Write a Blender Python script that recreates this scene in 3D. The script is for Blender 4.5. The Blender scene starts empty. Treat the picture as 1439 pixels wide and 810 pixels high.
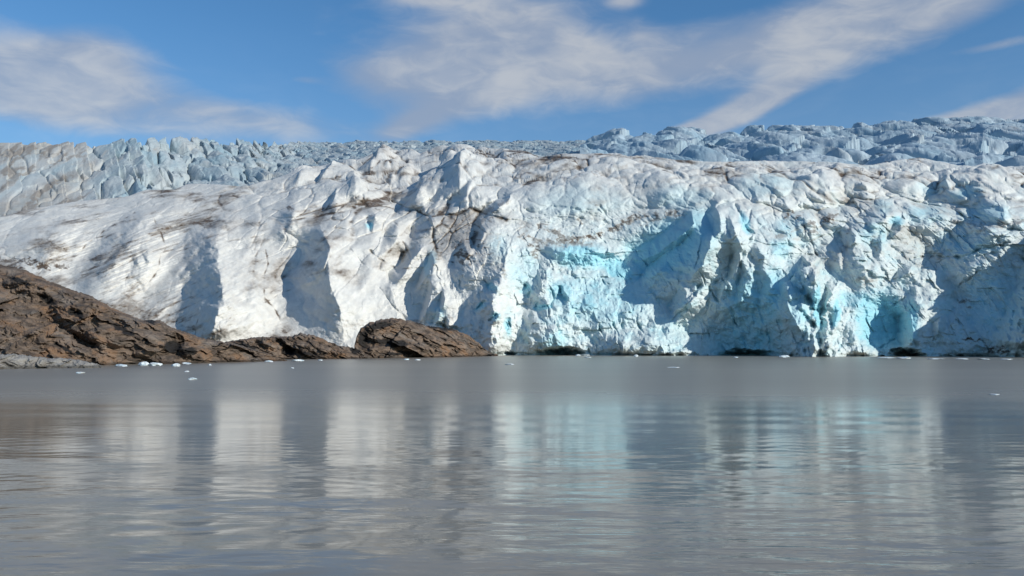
import bpy, math
import numpy as np
from mathutils import Vector

# ------------------------------------------------------------------ camera, sky, sun, exposure
C = bpy.context.scene
F = 1246.0                       # focal length in photograph pixels (1439 wide)
YH = 487.0                       # row of the true horizon in the photograph
CAMH = 5.0                       # eye height above the lake, metres
PITCH = math.atan((YH - 405.0) / F)
cam_d = bpy.data.cameras.new('camera')
cam = bpy.data.objects.new('camera', cam_d)
C.collection.objects.link(cam)
cam.location = (0, 0, CAMH)
cam.rotation_euler = (math.pi / 2 + PITCH, 0, 0)
cam_d.sensor_width = 36.0
cam_d.lens = F / 1439.0 * 36.0
cam_d.clip_start = 0.5
cam_d.clip_end = 30000
C.camera = cam

SUN = Vector((0.76, -0.48, 0.44)).normalized()          # direction towards the sun
SUN_EL = math.asin(SUN.z)
SUN_ROT = math.atan2(SUN.x, SUN.y)
sd = bpy.data.lights.new('sun', 'SUN')
sd.energy = 4.2
sd.angle = math.radians(0.5)
sd.color = (1.0, 0.965, 0.87)
sun = bpy.data.objects.new('sun', sd)
C.collection.objects.link(sun)
sun.rotation_euler = SUN.to_track_quat('Z', 'Y').to_euler()
sun.location = (300, -200, 300)

C.view_settings.view_transform = 'Standard'
C.view_settings.look = 'None'
C.view_settings.exposure = 0.0
C.view_settings.gamma = 1.0

world = bpy.data.worlds.new('World')
C.world = world
world.use_nodes = True
W = world.node_tree
for n in list(W.nodes):
    W.nodes.remove(n)


class NT:
    """tiny helper for node trees"""
    def __init__(self, tree):
        self.t = tree

    def n(self, kind, **kw):
        nd = self.t.nodes.new(kind)
        for k, v in kw.items():
            setattr(nd, k, v)
        return nd

    def put(self, sock, v):
        if isinstance(v, bpy.types.NodeSocket):
            self.t.links.new(v, sock)
        else:
            sock.default_value = v

    def m(self, op, a, b=0.0, c=0.0, clamp=False):
        nd = self.n('ShaderNodeMath', operation=op, use_clamp=clamp)
        for s, v in zip(nd.inputs, (a, b, c)):
            self.put(s, v)
        return nd.outputs[0]

    def mix(self, f, a, b, blend='MIX'):
        nd = self.n('ShaderNodeMix', data_type='RGBA', blend_type=blend)
        self.put(nd.inputs[0], f)
        self.put(nd.inputs[6], a)
        self.put(nd.inputs[7], b)
        return nd.outputs[2]

    def smooth(self, v, a, b, o0=0.0, o1=1.0):
        nd = self.n('ShaderNodeMapRange', interpolation_type='SMOOTHSTEP')
        for s, x in zip(nd.inputs, (v, a, b, o0, o1)):
            self.put(s, x)
        return nd.outputs[0]

    def noise(self, vec, scale, detail=4, rough=0.55, dist=0.0, dim='3D'):
        nd = self.n('ShaderNodeTexNoise', noise_dimensions=dim)
        self.put(nd.inputs['Vector'], vec)
        nd.inputs['Scale'].default_value = scale
        nd.inputs['Detail'].default_value = detail
        nd.inputs['Roughness'].default_value = rough
        nd.inputs['Distortion'].default_value = dist
        return nd.outputs['Fac']

    def xyz(self, x, y, z):
        nd = self.n('ShaderNodeCombineXYZ')
        for s, v in zip(nd.inputs, (x, y, z)):
            self.put(s, v)
        return nd.outputs[0]


def rgb(r, g, b):
    """sRGB 0-255 -> linear rgba"""
    o = []
    for c in (r, g, b):
        c /= 255.0
        o.append(c / 12.92 if c <= 0.04045 else ((c + 0.055) / 1.055) ** 2.4)
    return (*o, 1.0)


def build_sky():
    w = NT(W)
    out = w.n('ShaderNodeOutputWorld')
    bg = w.n('ShaderNodeBackground')
    sky = w.n('ShaderNodeTexSky', sky_type='NISHITA')
    sky.sun_disc = False
    sky.sun_elevation = SUN_EL
    sky.sun_rotation = SUN_ROT
    sky.altitude = 200
    sky.air_density = 1.0
    sky.dust_density = 0.3
    sky.ozone_density = 2.0
    tc = w.n('ShaderNodeTexCoord')
    sp = w.n('ShaderNodeSeparateXYZ')
    W.links.new(tc.outputs['Generated'], sp.inputs[0])
    x, y, z = sp.outputs
    az = w.m('ARCTAN2', x, y)
    el = w.m('ARCTAN2', z, w.m('SQRT', w.m('ADD', w.m('MULTIPLY', x, x), w.m('MULTIPLY', y, y))))
    clear = w.mix(1.0, sky.outputs[0], (0.52, 0.87, 1.10, 1), 'MULTIPLY')
    # cloud coordinates: azimuth and elevation in radians, stretched sideways
    cv = w.xyz(w.m('MULTIPLY', az, 5.0), w.m('MULTIPLY', el, 13.0), 0.37)
    n1 = w.noise(cv, 1.3, 4, 0.48, 0.5)
    n2 = w.noise(cv, 3.6, 7, 0.6, 0.8)
    nz = w.m('ADD', w.m('MULTIPLY', w.m('SUBTRACT', n1, 0.5), 1.5), w.m('MULTIPLY', w.m('SUBTRACT', n2, 0.5), 0.7))

    def blob(cx, cy, rx, ry, rot, s):
        # centre / radii given in hundredths of a radian
        a = w.m('SUBTRACT', az, cx)
        e = w.m('SUBTRACT', el, cy)
        c, sn = math.cos(rot), math.sin(rot)
        u = w.m('ADD', w.m('MULTIPLY', a, c / rx), w.m('MULTIPLY', e, sn / rx))
        v = w.m('ADD', w.m('MULTIPLY', a, -sn / ry), w.m('MULTIPLY', e, c / ry))
        d2 = w.m('ADD', w.m('MULTIPLY', u, u), w.m('MULTIPLY', v, v))
        return w.m('MULTIPLY', w.m('POWER', 2.718, w.m('MULTIPLY', d2, -1.0)), s)

    def ang(px, py):
        cx, cy = (px - 719.5) / F, -(py - 405) / F
        d = (cx, math.cos(PITCH) - cy * math.sin(PITCH), math.sin(PITCH) + cy * math.cos(PITCH))
        return math.atan2(d[0], d[1]), math.atan2(d[2], math.hypot(d[0], d[1]))
    tot = None
    for (px, py, rx, ry, rot, s) in CLOUDS:
        a, e = ang(px, py)
        b = blob(a, e, rx / F, ry / F, math.radians(rot), s)
        tot = b if tot is None else w.m('ADD', tot, b)
    # the rest of the sky carries scattered cloud too
    away = w.smooth(w.m('ABSOLUTE', az), 0.62, 1.0, 0.0, 0.10)
    high = w.smooth(el, 0.42, 0.62, 0.0, 0.02)
    tot = w.m('ADD', tot, w.m('MAXIMUM', away, high))
    dens = w.smooth(w.m('ADD', tot, w.m('MULTIPLY', nz, 0.46)), 0.10, 1.0)
    dens = w.m('MAXIMUM', dens, w.smooth(el, 0.36, 0.16, 0.0, 0.26))
    bright = w.smooth(w.m('ADD', n1, w.m('MULTIPLY', n2, 0.5)), 0.62, 1.0)
    ccol = w.mix(bright, rgb(152, 165, 186), rgb(198, 200, 203))
    scl = w.n('ShaderNodeVectorMath', operation='SCALE')
    W.links.new(clear, scl.inputs[0])
    scl.inputs['Scale'].default_value = SKY_STRENGTH
    col = w.mix(w.m('MULTIPLY', dens, 0.80), scl.outputs[0], ccol)
    W.links.new(col, bg.inputs['Color'])
    bg.inputs['Strength'].default_value = 1.0
    W.links.new(bg.outputs[0], out.inputs[0])


SKY_STRENGTH = 0.112
CLOUDS = [  # centre x, y, radii (photograph pixels), tilt, density
    (60, 85, 150, 36, 0, .8), (130, 70, 60, 34, 0, .45), (130, 160, 290, 36, -2, .62), (340, 160, 150, 22, -6, .42), (40, 130, 110, 40, 0, .35),
    (600, 90, 130, 70, 20, .55), (690, 60, 130, 80, 15, .6), (760, 50, 90, 55, 0, .4), (575, 176, 50, 18, 22, .65), (660, 145, 90, 26, 15, .45), (520, 110, 80, 34, 0, .45),
    (850, 92, 150, 40, 6, .7), (1040, 66, 220, 34, 16, .75), (1230, 35, 190, 44, 18, .9), (1370, 0, 80, 26, 20, .6),
    (1055, 150, 75, 17, 24, 1.25), (965, 184, 60, 11, 14, 1.0), (1420, 155, 150, 24, 14, 1.0), (1290, 182, 90, 10, 10, .5),
    (880, 2, 26, 9, 0, .8), (900, 42, 36, 16, -30, .3), (1400, 64, 50, 7, 4, .65), (430, 112, 22, 6, 0, .35), (980, 40, 90, 12, 4, .25), (600, 0, 50, 10, 0, .5),
]
build_sky()


# ------------------------------------------------------------------ numeric helpers
def rays(px, py):
    cx, cy = (px - 719.5) / F, -(py - 405.0) / F
    dy = math.cos(PITCH) - cy * math.sin(PITCH)
    dz = math.sin(PITCH) + cy * math.cos(PITCH)
    return cx / dy, dz / dy                     # x and z per metre of forward distance


def _h(ix, iy, seed):
    h = (ix.astype(np.int64) * 374761393 + iy.astype(np.int64) * 668265263 + seed * 974711 + 12345) & 0xFFFFFFFF
    h = ((h ^ (h >> 13)) * 1274126177) & 0xFFFFFFFF
    h = ((h ^ (h >> 16)) * 2246822519) & 0xFFFFFFFF
    return (h ^ (h >> 15)) & 0xFFFFFFFF


def _u(ix, iy, seed):
    return _h(ix, iy, seed) / 4294967296.0


def gnoise(x, y, seed=0):
    ix, iy = np.floor(x), np.floor(y)
    fx, fy = x - ix, y - iy
    ux = fx * fx * fx * (fx * (fx * 6 - 15) + 10)
    uy = fy * fy * fy * (fy * (fy * 6 - 15) + 10)
    r = 0
    for dx in (0, 1):
        for dy in (0, 1):
            a = _u(ix + dx, iy + dy, seed) * 2 * math.pi
            g = np.cos(a) * (fx - dx) + np.sin(a) * (fy - dy)
            r = r + g * (ux if dx else 1 - ux) * (uy if dy else 1 - uy)
    return r * 1.5


def fbm(x, y, seed=0, octv=4, gain=0.5):
    r, a, t = 0, 1.0, 0
    for i in range(octv):
        r = r + a * gnoise(x * 2.03 ** i + 17.3 * i, y * 2.03 ** i - 9.1 * i, seed + i)
        t += a
        a *= gain
    return r / t


def ridged(x, y, seed=0, octv=4, gain=0.5):
    r, a, t = 0, 1.0, 0
    for i in range(octv):
        r = r + a * (1 - np.abs(gnoise(x * 2.07 ** i + 7.7 * i, y * 2.07 ** i + 3.3 * i, seed + i)) * 1.6)
        t += a
        a *= gain
    return r / t


def facets(x, y, seed=0, k=1.0, tilt=0.7, hvar=0.7, lean=0.0):
    """sharp tilted blocks: the upper envelope of a random cone-plane in each cell"""
    ix, iy = np.floor(x), np.floor(y)
    best = np.full(x.shape, -9.0)
    second = np.full(x.shape, -9.0)
    for dx in (-1, 0, 1):
        for dy in (-1, 0, 1):
            cx, cy = ix + dx, iy + dy
            ox = x - (cx + 0.1 + 0.8 * _u(cx, cy, seed))
            oy = y - (cy + 0.1 + 0.8 * _u(cx, cy, seed + 1))
            v = (_u(cx, cy, seed + 2) - 0.5) * hvar - k * np.sqrt(ox * ox + oy * oy) + lean * ox \
                + (_u(cx, cy, seed + 3) - 0.5) * 2 * tilt * ox + (_u(cx, cy, seed + 4) - 0.5) * 2 * tilt * oy
            second = np.maximum(second, np.minimum(best, v))
            best = np.maximum(best, v)
    return best, best - second


def table(px, py, xs, ys, vals):
    """bilinear look-up in a coarse table given row by row"""
    xs, ys, V = np.array(xs, float), np.array(ys, float), np.array(vals, float)
    fx = np.interp(px, xs, np.arange(len(xs)))
    fy = np.interp(py, ys, np.arange(len(ys)))
    x0 = np.minimum(fx.astype(int), len(xs) - 2)
    y0 = np.minimum(fy.astype(int), len(ys) - 2)
    tx, ty = fx - x0, fy - y0
    tx, ty = tx * tx * (3 - 2 * tx), ty * ty * (3 - 2 * ty)
    return (V[y0, x0] * (1 - tx) + V[y0, x0 + 1] * tx) * (1 - ty) + (V[y0 + 1, x0] * (1 - tx) + V[y0 + 1, x0 + 1] * tx) * ty


def sstep(a, b, v):
    t = np.clip((v - a) / (b - a), 0, 1)
    return t * t * (3 - 2 * t)


def polyline(px, py, pts, reach):
    """distance to a polyline, side (+1 right when drawn downwards) and interpolated extra columns; only within reach"""
    P = np.array(pts, float)
    box = (px > P[:, 0].min() - reach) & (px < P[:, 0].max() + reach) & (py > P[:, 1].min() - reach) & (py < P[:, 1].max() + reach)
    idx = np.nonzero(box)
    x, y = px[idx], py[idx]
    bd = np.full(x.shape, 1e9)
    side = np.zeros(x.shape)
    ex = np.zeros(x.shape + (P.shape[1] - 2,))
    for a, b in zip(P[:-1], P[1:]):
        dx, dy = b[0] - a[0], b[1] - a[1]
        L2 = dx * dx + dy * dy + 1e-9
        t = np.clip(((x - a[0]) * dx + (y - a[1]) * dy) / L2, 0, 1)
        ox, oy = x - a[0] - t * dx, y - a[1] - t * dy
        d = np.hypot(ox, oy)
        s = -np.sign(dx * (y - a[1]) - dy * (x - a[0]))
        k = d < bd
        bd = np.where(k, d, bd)
        side = np.where(k, s, side)
        ex = np.where(k[:, None], a[2:] + t[:, None] * (b[2:] - a[2:]), ex)
    return idx, bd, side, ex


def ellipse(px, py, cx, cy, rx, ry, rot=0):
    c, s = math.cos(math.radians(rot)), math.sin(math.radians(rot))
    dx, dy = px - cx, py - cy
    return np.hypot((dx * c + dy * s) / rx, (-dx * s + dy * c) / ry)


def solve_faces(faces, x0, x1, y0, y1, metres):
    """relief (metres) whose sideways slope is the one asked for inside each face polygon; least squares over the whole sheet"""
    pad = 80
    gx = np.zeros((y1 - y0 + 2 * pad, x1 - x0 + 2 * pad))
    for pts, v, soft in faces:
        P = np.array(pts, float)
        m = int(3 * soft + 3)
        ax0, ax1 = int(P[:, 0].min()) - m, int(P[:, 0].max()) + m + 1
        ay0, ay1 = int(P[:, 1].min()) - m, int(P[:, 1].max()) + m + 1
        xx, yy = np.meshgrid(np.arange(ax0, ax1) + .5, np.arange(ay0, ay1) + .5)
        ins = np.zeros(xx.shape, bool)
        for a, b in zip(P, np.roll(P, -1, 0)):
            if a[1] == b[1]:
                continue
            c = (a[1] > yy) != (b[1] > yy)
            ins ^= c & (xx < (b[0] - a[0]) * (yy - a[1]) / (b[1] - a[1]) + a[0])
        k = ins.astype(float)
        if soft:
            r = np.arange(-m, m + 1)
            w = np.exp(-(r / soft) ** 2 / 2)
            w /= w.sum()
            k = np.apply_along_axis(lambda q: np.convolve(q, w, 'same'), 0, k)
            k = np.apply_along_axis(lambda q: np.convolve(q, w, 'same'), 1, k)
        cx, cy = P.mean(0)
        v = v * (1.5 + .5 * (cx < 720) + .7 * (cy < 300)) if v > 0 else v * 1.4
        gx[ay0 - y0 + pad:ay1 - y0 + pad, ax0 - x0 + pad:ax1 - x0 + pad] += v * metres * k
    H, Wd = gx.shape
    fx = np.fft.fftfreq(Wd)[None, :] * 2 * math.pi
    fy = np.fft.fftfreq(H)[:, None] * 2 * math.pi
    den = fx * fx + .55 * fy * fy + (2 * math.pi / 420) ** 2
    d = np.real(np.fft.ifft2(-1j * fx * np.fft.fft2(gx) / den))
    return d[pad:-pad, pad:-pad]


def sample(img, x, y):
    x = np.clip(x, 0, img.shape[1] - 1.001)
    y = np.clip(y, 0, img.shape[0] - 1.001)
    ix, iy = x.astype(int), y.astype(int)
    fx, fy = x - ix, y - iy
    return (img[iy, ix] * (1 - fx) + img[iy, ix + 1] * fx) * (1 - fy) + (img[iy + 1, ix] * (1 - fx) + img[iy + 1, ix + 1] * fx) * fy


# ------------------------------------------------------------------ mesh helpers
def link(name, me, parent=None):
    o = bpy.data.objects.new(name, me)
    C.collection.objects.link(o)
    if parent:
        o.parent = parent
    return o


def tag(o, label=None, cat=None, group=None, kind=None):
    for k, v in (('label', label), ('category', cat), ('group', group), ('kind', kind)):
        if v:
            o[k] = v
    return o


def mesh_from(name, V, Q, mat, attrs=None, normals=None):
    me = bpy.data.meshes.new(name)
    n, q = len(V), len(Q)
    me.vertices.add(n)
    me.vertices.foreach_set('co', np.ascontiguousarray(V, dtype=np.float32).ravel())
    me.loops.add(q * 4)
    me.loops.foreach_set('vertex_index', np.ascontiguousarray(Q, dtype=np.int32).ravel())
    me.polygons.add(q)
    me.polygons.foreach_set('loop_start', np.arange(q, dtype=np.int32) * 4)
    me.polygons.foreach_set('use_smooth', np.ones(q, dtype=bool))
    me.update(calc_edges=True)
    for k, a in (attrs or {}).items():
        at = me.attributes.new(k, 'FLOAT', 'POINT')
        at.data.foreach_set('value', np.ascontiguousarray(a, dtype=np.float32).ravel())
    if normals is not None:
        me.normals_split_custom_set_from_vertices(normals.astype(np.float32).tolist())
    me.materials.append(mat)
    return me


def grid_quads(M, N):
    i = np.arange(M * N).reshape(M, N)
    # rows run from top / far to bottom / near, columns left to right: faces look at the camera
    return np.stack([i[:-1, :-1], i[1:, :-1], i[1:, 1:], i[:-1, 1:]], -1).reshape(-1, 4)


def grid_normals(X, Y, Z):
    P = np.stack([X, Y, Z], -1)
    du = np.gradient(P, axis=1)
    dv = np.gradient(P, axis=0)
    n = np.cross(dv, du)
    n /= np.linalg.norm(n, axis=-1, keepdims=True) + 1e-12
    return n


def principled(name):
    m = bpy.data.materials.new(name)
    m.use_nodes = True
    b = m.node_tree.nodes['Principled BSDF']
    return m, NT(m.node_tree), b


# ------------------------------------------------------------------ materials
def ice_material(name, white, blue, dirt, bump_scale=1.0):
    m, t, b = principled(name)
    geo = t.n('ShaderNodeNewGeometry').outputs['Position']
    ad = t.n('ShaderNodeAttribute', attribute_name='dirt').outputs['Fac']
    ab = t.n('ShaderNodeAttribute', attribute_name='blue').outputs['Fac']
    n1 = t.noise(geo, 0.17 / bump_scale, 6, 0.68)
    n2 = t.noise(geo, 0.6 / bump_scale, 5, 0.7)
    fine = t.m('ADD', t.m('MULTIPLY', n1, 0.6), t.m('MULTIPLY', n2, 0.4))
    df = t.m('MULTIPLY', ad, t.smooth(fine, 0.30, 0.62, 0.55, 1.25), clamp=True)
    bf = t.m('MULTIPLY', ab, t.smooth(fine, 0.35, 0.62, 0.88, 1.08), clamp=True)
    base = t.mix(t.smooth(n1, 0.35, 0.68), white, tuple(c * 0.88 for c in white[:3]) + (1,))
    col = t.mix(bf, base, blue)
    light_dirt = t.mix(t.smooth(ad, 0.25, 0.85), (0.50, 0.44, 0.385, 1), dirt)
    col = t.mix(df, col, light_dirt)
    t.put(b.inputs['Base Color'], col)
    b.inputs['Roughness'].default_value = 0.55
    b.inputs['Specular IOR Level'].default_value = 0.25
    bp = t.n('ShaderNodeBump')
    bp.inputs['Strength'].default_value = 0.6
    bp.inputs['Distance'].default_value = 1.1 * bump_scale
    t.put(bp.inputs['Height'], fine)
    t.put(b.inputs['Normal'], bp.outputs[0])
    return m


ICE = ice_material('glacier_ice', (0.71, 0.705, 0.67, 1), (0.33, 0.63, 0.71, 1), (0.115, 0.082, 0.058, 1))
FAR_ICE = ice_material('old_grey_ice', (0.44, 0.48, 0.49, 1), (0.20, 0.33, 0.40, 1), (0.27, 0.245, 0.22, 1), 1.8)
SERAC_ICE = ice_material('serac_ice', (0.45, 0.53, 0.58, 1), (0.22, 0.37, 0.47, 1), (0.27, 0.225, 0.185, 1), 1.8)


def rock_material(name, a, bb, c, stain):
    m, t, b = principled(name)
    geo = t.n('ShaderNodeNewGeometry').outputs['Position']
    tone = t.n('ShaderNodeAttribute', attribute_name='tone').outputs['Fac']
    mp = t.n('ShaderNodeMapping')
    mp.inputs['Rotation'].default_value = (0.0, math.radians(28), 0.0)
    mp.inputs['Scale'].default_value = (0.25, 0.5, 1.0)
    t.put(mp.inputs[0], geo)
    s1 = t.noise(mp.outputs[0], 0.55, 6, 0.65, 0.5)
    s2 = t.noise(geo, 0.12, 4, 0.6)
    s3 = t.noise(geo, 2.2, 4, 0.7)
    col = t.mix(t.smooth(s1, 0.38, 0.64), a, bb)
    col = t.mix(t.smooth(s2, 0.50, 0.66), col, c)
    col = t.mix(t.m('MULTIPLY', t.smooth(s3, 0.55, 0.75), 0.5), col, stain)
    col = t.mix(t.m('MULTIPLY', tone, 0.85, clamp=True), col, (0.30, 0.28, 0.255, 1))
    col = t.mix(t.m('MULTIPLY', tone, -.75, clamp=True), col, (0.022, 0.019, 0.017, 1))  # negative tone: painted shade, close to black
    zz = t.n('ShaderNodeSeparateXYZ')
    t.put(zz.inputs[0], geo)
    wet = t.smooth(t.m('ADD', zz.outputs[2], t.m('MULTIPLY', t.m('SUBTRACT', s3, .5), 1.2)), .35, .9, .4, 1.0)
    col = t.mix(1.0, col, t.xyz(wet, wet, wet), 'MULTIPLY')
    t.put(b.inputs['Base Color'], col)
    b.inputs['Roughness'].default_value = 0.85
    b.inputs['Specular IOR Level'].default_value = 0.25
    bp = t.n('ShaderNodeBump')
    bp.inputs['Strength'].default_value = 0.8
    bp.inputs['Distance'].default_value = 0.8
    t.put(bp.inputs['Height'], t.m('ADD', s1, t.m('MULTIPLY', s3, 0.4)))
    t.put(b.inputs['Normal'], bp.outputs[0])
    return m


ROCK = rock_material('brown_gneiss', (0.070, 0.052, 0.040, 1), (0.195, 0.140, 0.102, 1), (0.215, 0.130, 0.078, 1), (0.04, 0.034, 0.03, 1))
LEDGE = rock_material('washed_rock', (0.17, 0.155, 0.14, 1), (0.33, 0.31, 0.28, 1), (0.24, 0.21, 0.18, 1), (0.06, 0.05, 0.045, 1))


def floe_material():
    m, t, b = principled('floe_ice')
    geo = t.n('ShaderNodeNewGeometry').outputs['Position']
    n1 = t.noise(geo, 1.5, 4, 0.6)
    t.put(b.inputs['Base Color'], t.mix(t.smooth(n1, 0.4, 0.7), (0.68, 0.70, 0.70, 1), (0.45, 0.60, 0.66, 1)))
    b.inputs['Roughness'].default_value = 0.4
    bp = t.n('ShaderNodeBump')
    bp.inputs['Distance'].default_value = 0.15
    t.put(bp.inputs['Height'], n1)
    t.put(b.inputs['Normal'], bp.outputs[0])
    return m


FLOE = floe_material()


# ------------------------------------------------------------------ the glacier: front slope and calving cliff
def build_glacier():
    STEP = 0.85
    xs = np.arange(-90, 1640, STEP)
    N = len(xs)
    crest = np.interp(xs, [-90, 0, 50, 110, 180, 207, 245, 262, 330, 350, 400, 425, 467, 495, 520, 535, 575, 590, 622, 660, 705, 735, 760, 795,
                           837, 865, 882, 905, 940, 1002, 1042, 1080, 1165, 1222, 1255, 1292, 1315, 1345, 1370, 1382, 1412, 1439, 1640],
                      [310, 305, 292, 282, 276, 267, 267, 260, 260, 258, 247, 238, 230, 226, 220, 212, 214, 219, 212, 213, 217, 219, 224, 219,
                       217, 215, 220, 217, 222, 227, 226, 225, 228, 231, 226, 221, 226, 233, 234, 229, 236, 236, 238])
    water = np.interp(xs, [-90, 600, 690, 850, 1000, 1200, 1439, 1640], [499, 499.3, 499.6, 499.8, 500.1, 500.6, 501.2, 501.6])
    M = 345
    tt = np.linspace(0, 1, M)[:, None]                      # 0 crest .. 1 waterline
    PX = np.repeat(xs[None, :], M, 0)
    PY = crest[None, :] + (water - crest)[None, :] * tt
    ax, ez = rays(PX, PY)
    # slope of the ice in degrees
    slope = table(PX, PY, [-90, 100, 250, 400, 550, 700, 850, 1000, 1150, 1300, 1640], [215, 250, 290, 340, 400, 450, 500], [
        [20, 20, 20, 20, 20, 20, 21, 21, 21, 22, 22],
        [20, 20, 20, 22, 22, 23, 30, 28, 27, 28, 28],
        [22, 22, 23, 27, 28, 32, 44, 40, 38, 36, 34],
        [27, 28, 30, 34, 38, 44, 46, 54, 48, 46, 46],
        [31, 33, 36, 39, 44, 52, 54, 62, 60, 56, 56],
        [36, 38, 40, 43, 48, 60, 60, 66, 68, 62, 62],
        [42, 44, 46, 48, 58, 70, 72, 74, 76, 70, 70]])
    den = np.maximum(np.tan(np.radians(slope)) - ez, 0.16)
    Y = np.zeros_like(PX)
    Y[-1] = -CAMH / ez[-1]
    for j in range(M - 2, -1, -1):
        Y[j] = Y[j + 1] * (1 + (ez[j] - ez[j + 1]) / den[j])
    Y0 = Y.copy()
    # metric coordinates for the noise: across, and along the surface
    X = ax * Y
    Z = CAMH + ez * Y
    ds = np.hypot(np.diff(Y, axis=0), np.diff(Z, axis=0))
    S = np.vstack([np.zeros((1, N)), np.cumsum(ds, 0)])
    S = S[-1:] - S                                            # metres up the face from the water
    rough = table(PX, PY, [-90, 200, 400, 500, 600, 680, 750, 850, 1000, 1200, 1640], [215, 270, 330, 400, 450, 500], [
        [.15, .15, .12, .12, .15, .20, .25, .25, .30, .40, .45],
        [.08, .08, .08, .10, .15, .20, .14, .12, .25, .45, .55],
        [.05, .06, .06, .10, .35, .50, .45, .50, .50, .65, .70],
        [.06, .08, .10, .16, .45, .85, 1.0, 1.0, .85, .85, .70],
        [.06, .07, .10, .18, .50, .95, 1.0, 1.0, .85, .85, .60],
        [.08, .09, .14, .30, .60, .95, 1.0, 1.0, .80, .95, .60]])
    D = np.zeros_like(PX)                                     # metres the ice stands out of the base profile, towards the lake
    # ---- crests: a steep left side (turned from the sun) and a long right side
    jag = np.clip(1.3 * rough - .12, .28, 1)
    wx = PX + 5.5 * fbm(PX / 26, PY / 26, 5, 3) + 4.0 * jag * fbm(PX / 9, PY / 9, 15, 3)
    wy = PY + 5.5 * fbm(PX / 26, PY / 26, 9, 3) + 4.0 * jag * fbm(PX / 9, PY / 9, 19, 3)
    vary = 1 + (.1 + .4 * jag) * fbm(PX / 18, PY / 18, 25, 3)
    for pts in RIDGES:
        reach = max(max(p[3], p[4]) for p in pts) + 8
        idx, d, s, ex = polyline(wx, wy, pts, reach)
        A, wl, wr = ex[:, 0], ex[:, 1], ex[:, 2]
        left = np.clip(1 - d / np.maximum(wl, 1), 0, 1)
        right = np.clip(1 - d / np.maximum(wr, 1), 0, 1)
        left = left ** 1.1
        right = right ** 1.5
        D[idx] += A * vary[idx] * np.where(s > 0, right, left)
    sheet = solve_faces(FACES, -90, 1640, 190, 530, .42)
    D += sample(sheet, PX + .45 * (wx - PX) + 89.5, PY + .45 * (wy - PY) - 190.5)
    # ---- broad bulges and hollows
    for (cx, cy, rx, ry, rot, a) in BULGES:
        e = ellipse(wx, wy, cx, cy, rx, ry, rot)
        D += a * np.clip(1 - e * e, 0, 1) ** 1.3
    # ---- relief of the broken ice
    ux = X + 2.0 * fbm(X / 11, S / 11, 31, 3)
    us = S + 2.0 * fbm(X / 11, S / 11, 37, 3)
    f1, g1 = facets(ux / 30 + 0.25 * us / 30, us / 36, 101, 1.0, 0.8)
    f2, g2 = facets(ux / 12.5 - 0.3 * us / 12.5, us / 16.0, 131, 1.0, 0.8)
    f3, g3 = facets(ux / 5.2 + 0.2 * us / 5.2, us / 6.6, 151, 1.0, 1.2, .9)
    f4, g4 = facets(ux / 2.2, us / 2.5, 171, 1.0, 1.3, 1.0)
    D += rough * (10 * (f1 + 0.35)) * sstep(.12, .7, rough)
    D += rough * (3.8 * (f2 + 0.35))
    # mounds of the upper ice, parted by dirty creases
    mound = table(PX, PY, [-90, 150, 330, 420, 560, 700, 760, 950, 1100, 1640], [215, 250, 290, 330, 370, 420], [
        [.3, .3, .5, .8, 1., 1., .5, .4, .3, .3],
        [.3, .3, .5, 1., 1., 1., .4, .3, .2, .2],
        [.25, .25, .35, .9, 1., .8, .15, .2, .2, .2],
        [.25, .25, .25, .5, .8, .5, .15, .2, .6, .7],
        [.2, .25, .2, .3, .4, .1, .0, .0, .3, .5],
        [.1, .15, .15, .15, .1, .0, .0, .0, .0, .1]])
    mX, mS = X + 9 * fbm(X / 40, S / 60, 401, 3), S + 14 * fbm(X / 40, S / 60, 405, 3)
    m1, h1 = facets(mX / 46 + mS / 190, mS / 88, 411, 1.0, .5, .8, .15)
    m2, h2 = facets(mX / 19 - mS / 90, mS / 36, 421, 1.0, .6)
    D += mound * (28 * (m1 + .4) + 6 * (m2 + .35))
    crease = mound * np.maximum(np.exp(-(h1 / .045) ** 2), .8 * np.exp(-(h2 / .05) ** 2))
    D -= 2.5 * crease
    D += rough * (1.7 * (f3 + 0.35)) + np.clip(rough - .1, 0, 1) * .8 * (f4 + .35)
    cleft = ridged(ux / 15 + us / 70, us / 60, 65, 3, .6)
    D -= np.clip(rough - .2, 0, 1) * 4.5 * sstep(.80, .97, cleft) * sstep(-.25, .2, fbm(X / 30, S / 30, 67, 2))
    D += (0.35 + rough) * 1.1 * fbm(X / 6.0, S / 6.0, 61, 4, 0.6)
    ledge = table(PX, PY, [-90, 300, 420, 600, 720, 850, 1040, 1150, 1640], [215, 250, 285, 315, 345], [
        [.15, .2, .5, .7, 1., 1., 1., 1.1, 1.2], [.1, .15, .4, .5, .7, .7, .9, 1.1, 1.2], [.05, .05, .25, .35, .25, .2, .6, 1., 1.1], [.0, .05, .1, .2, .1, .1, .3, .7, .8], [.0, .0, .0, .0, .0, .0, .0, .2, .3]])
    lX, lS = X + 6 * fbm(X / 18, S / 22, 441, 3), S + 9 * fbm(X / 18, S / 22, 445, 3)
    l1, k1 = facets(lX / 29, lS / 30, 451, 1.0, .55, .9)
    l2, k2 = facets(lX / 12, lS / 12, 461, 1.0, .6, .9)
    D += ledge * sstep(-2, 16, PY - crest[None, :]) * (15 * (l1 + .4) + 9 * (l2 + .35))
    D -= ledge * (2.0 * np.exp(-(k1 / .06) ** 2) + .7 * np.exp(-(k2 / .07) ** 2))
    # long swells of the smooth slope, running down to the left
    q = 0.72 * X - 0.70 * S
    p = 0.70 * X + 0.72 * S
    smooth = np.clip(1 - 1.6 * rough, 0, 1)
    scr = np.clip(1.2 - ellipse(PX, PY, 262, 385, 75, 110, -30), 0, 1) + np.clip(1.2 - ellipse(PX, PY, 150, 350, 65, 75, -30), 0, 1)
    scr = np.clip(1.5 * scr, 0, 1)
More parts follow.
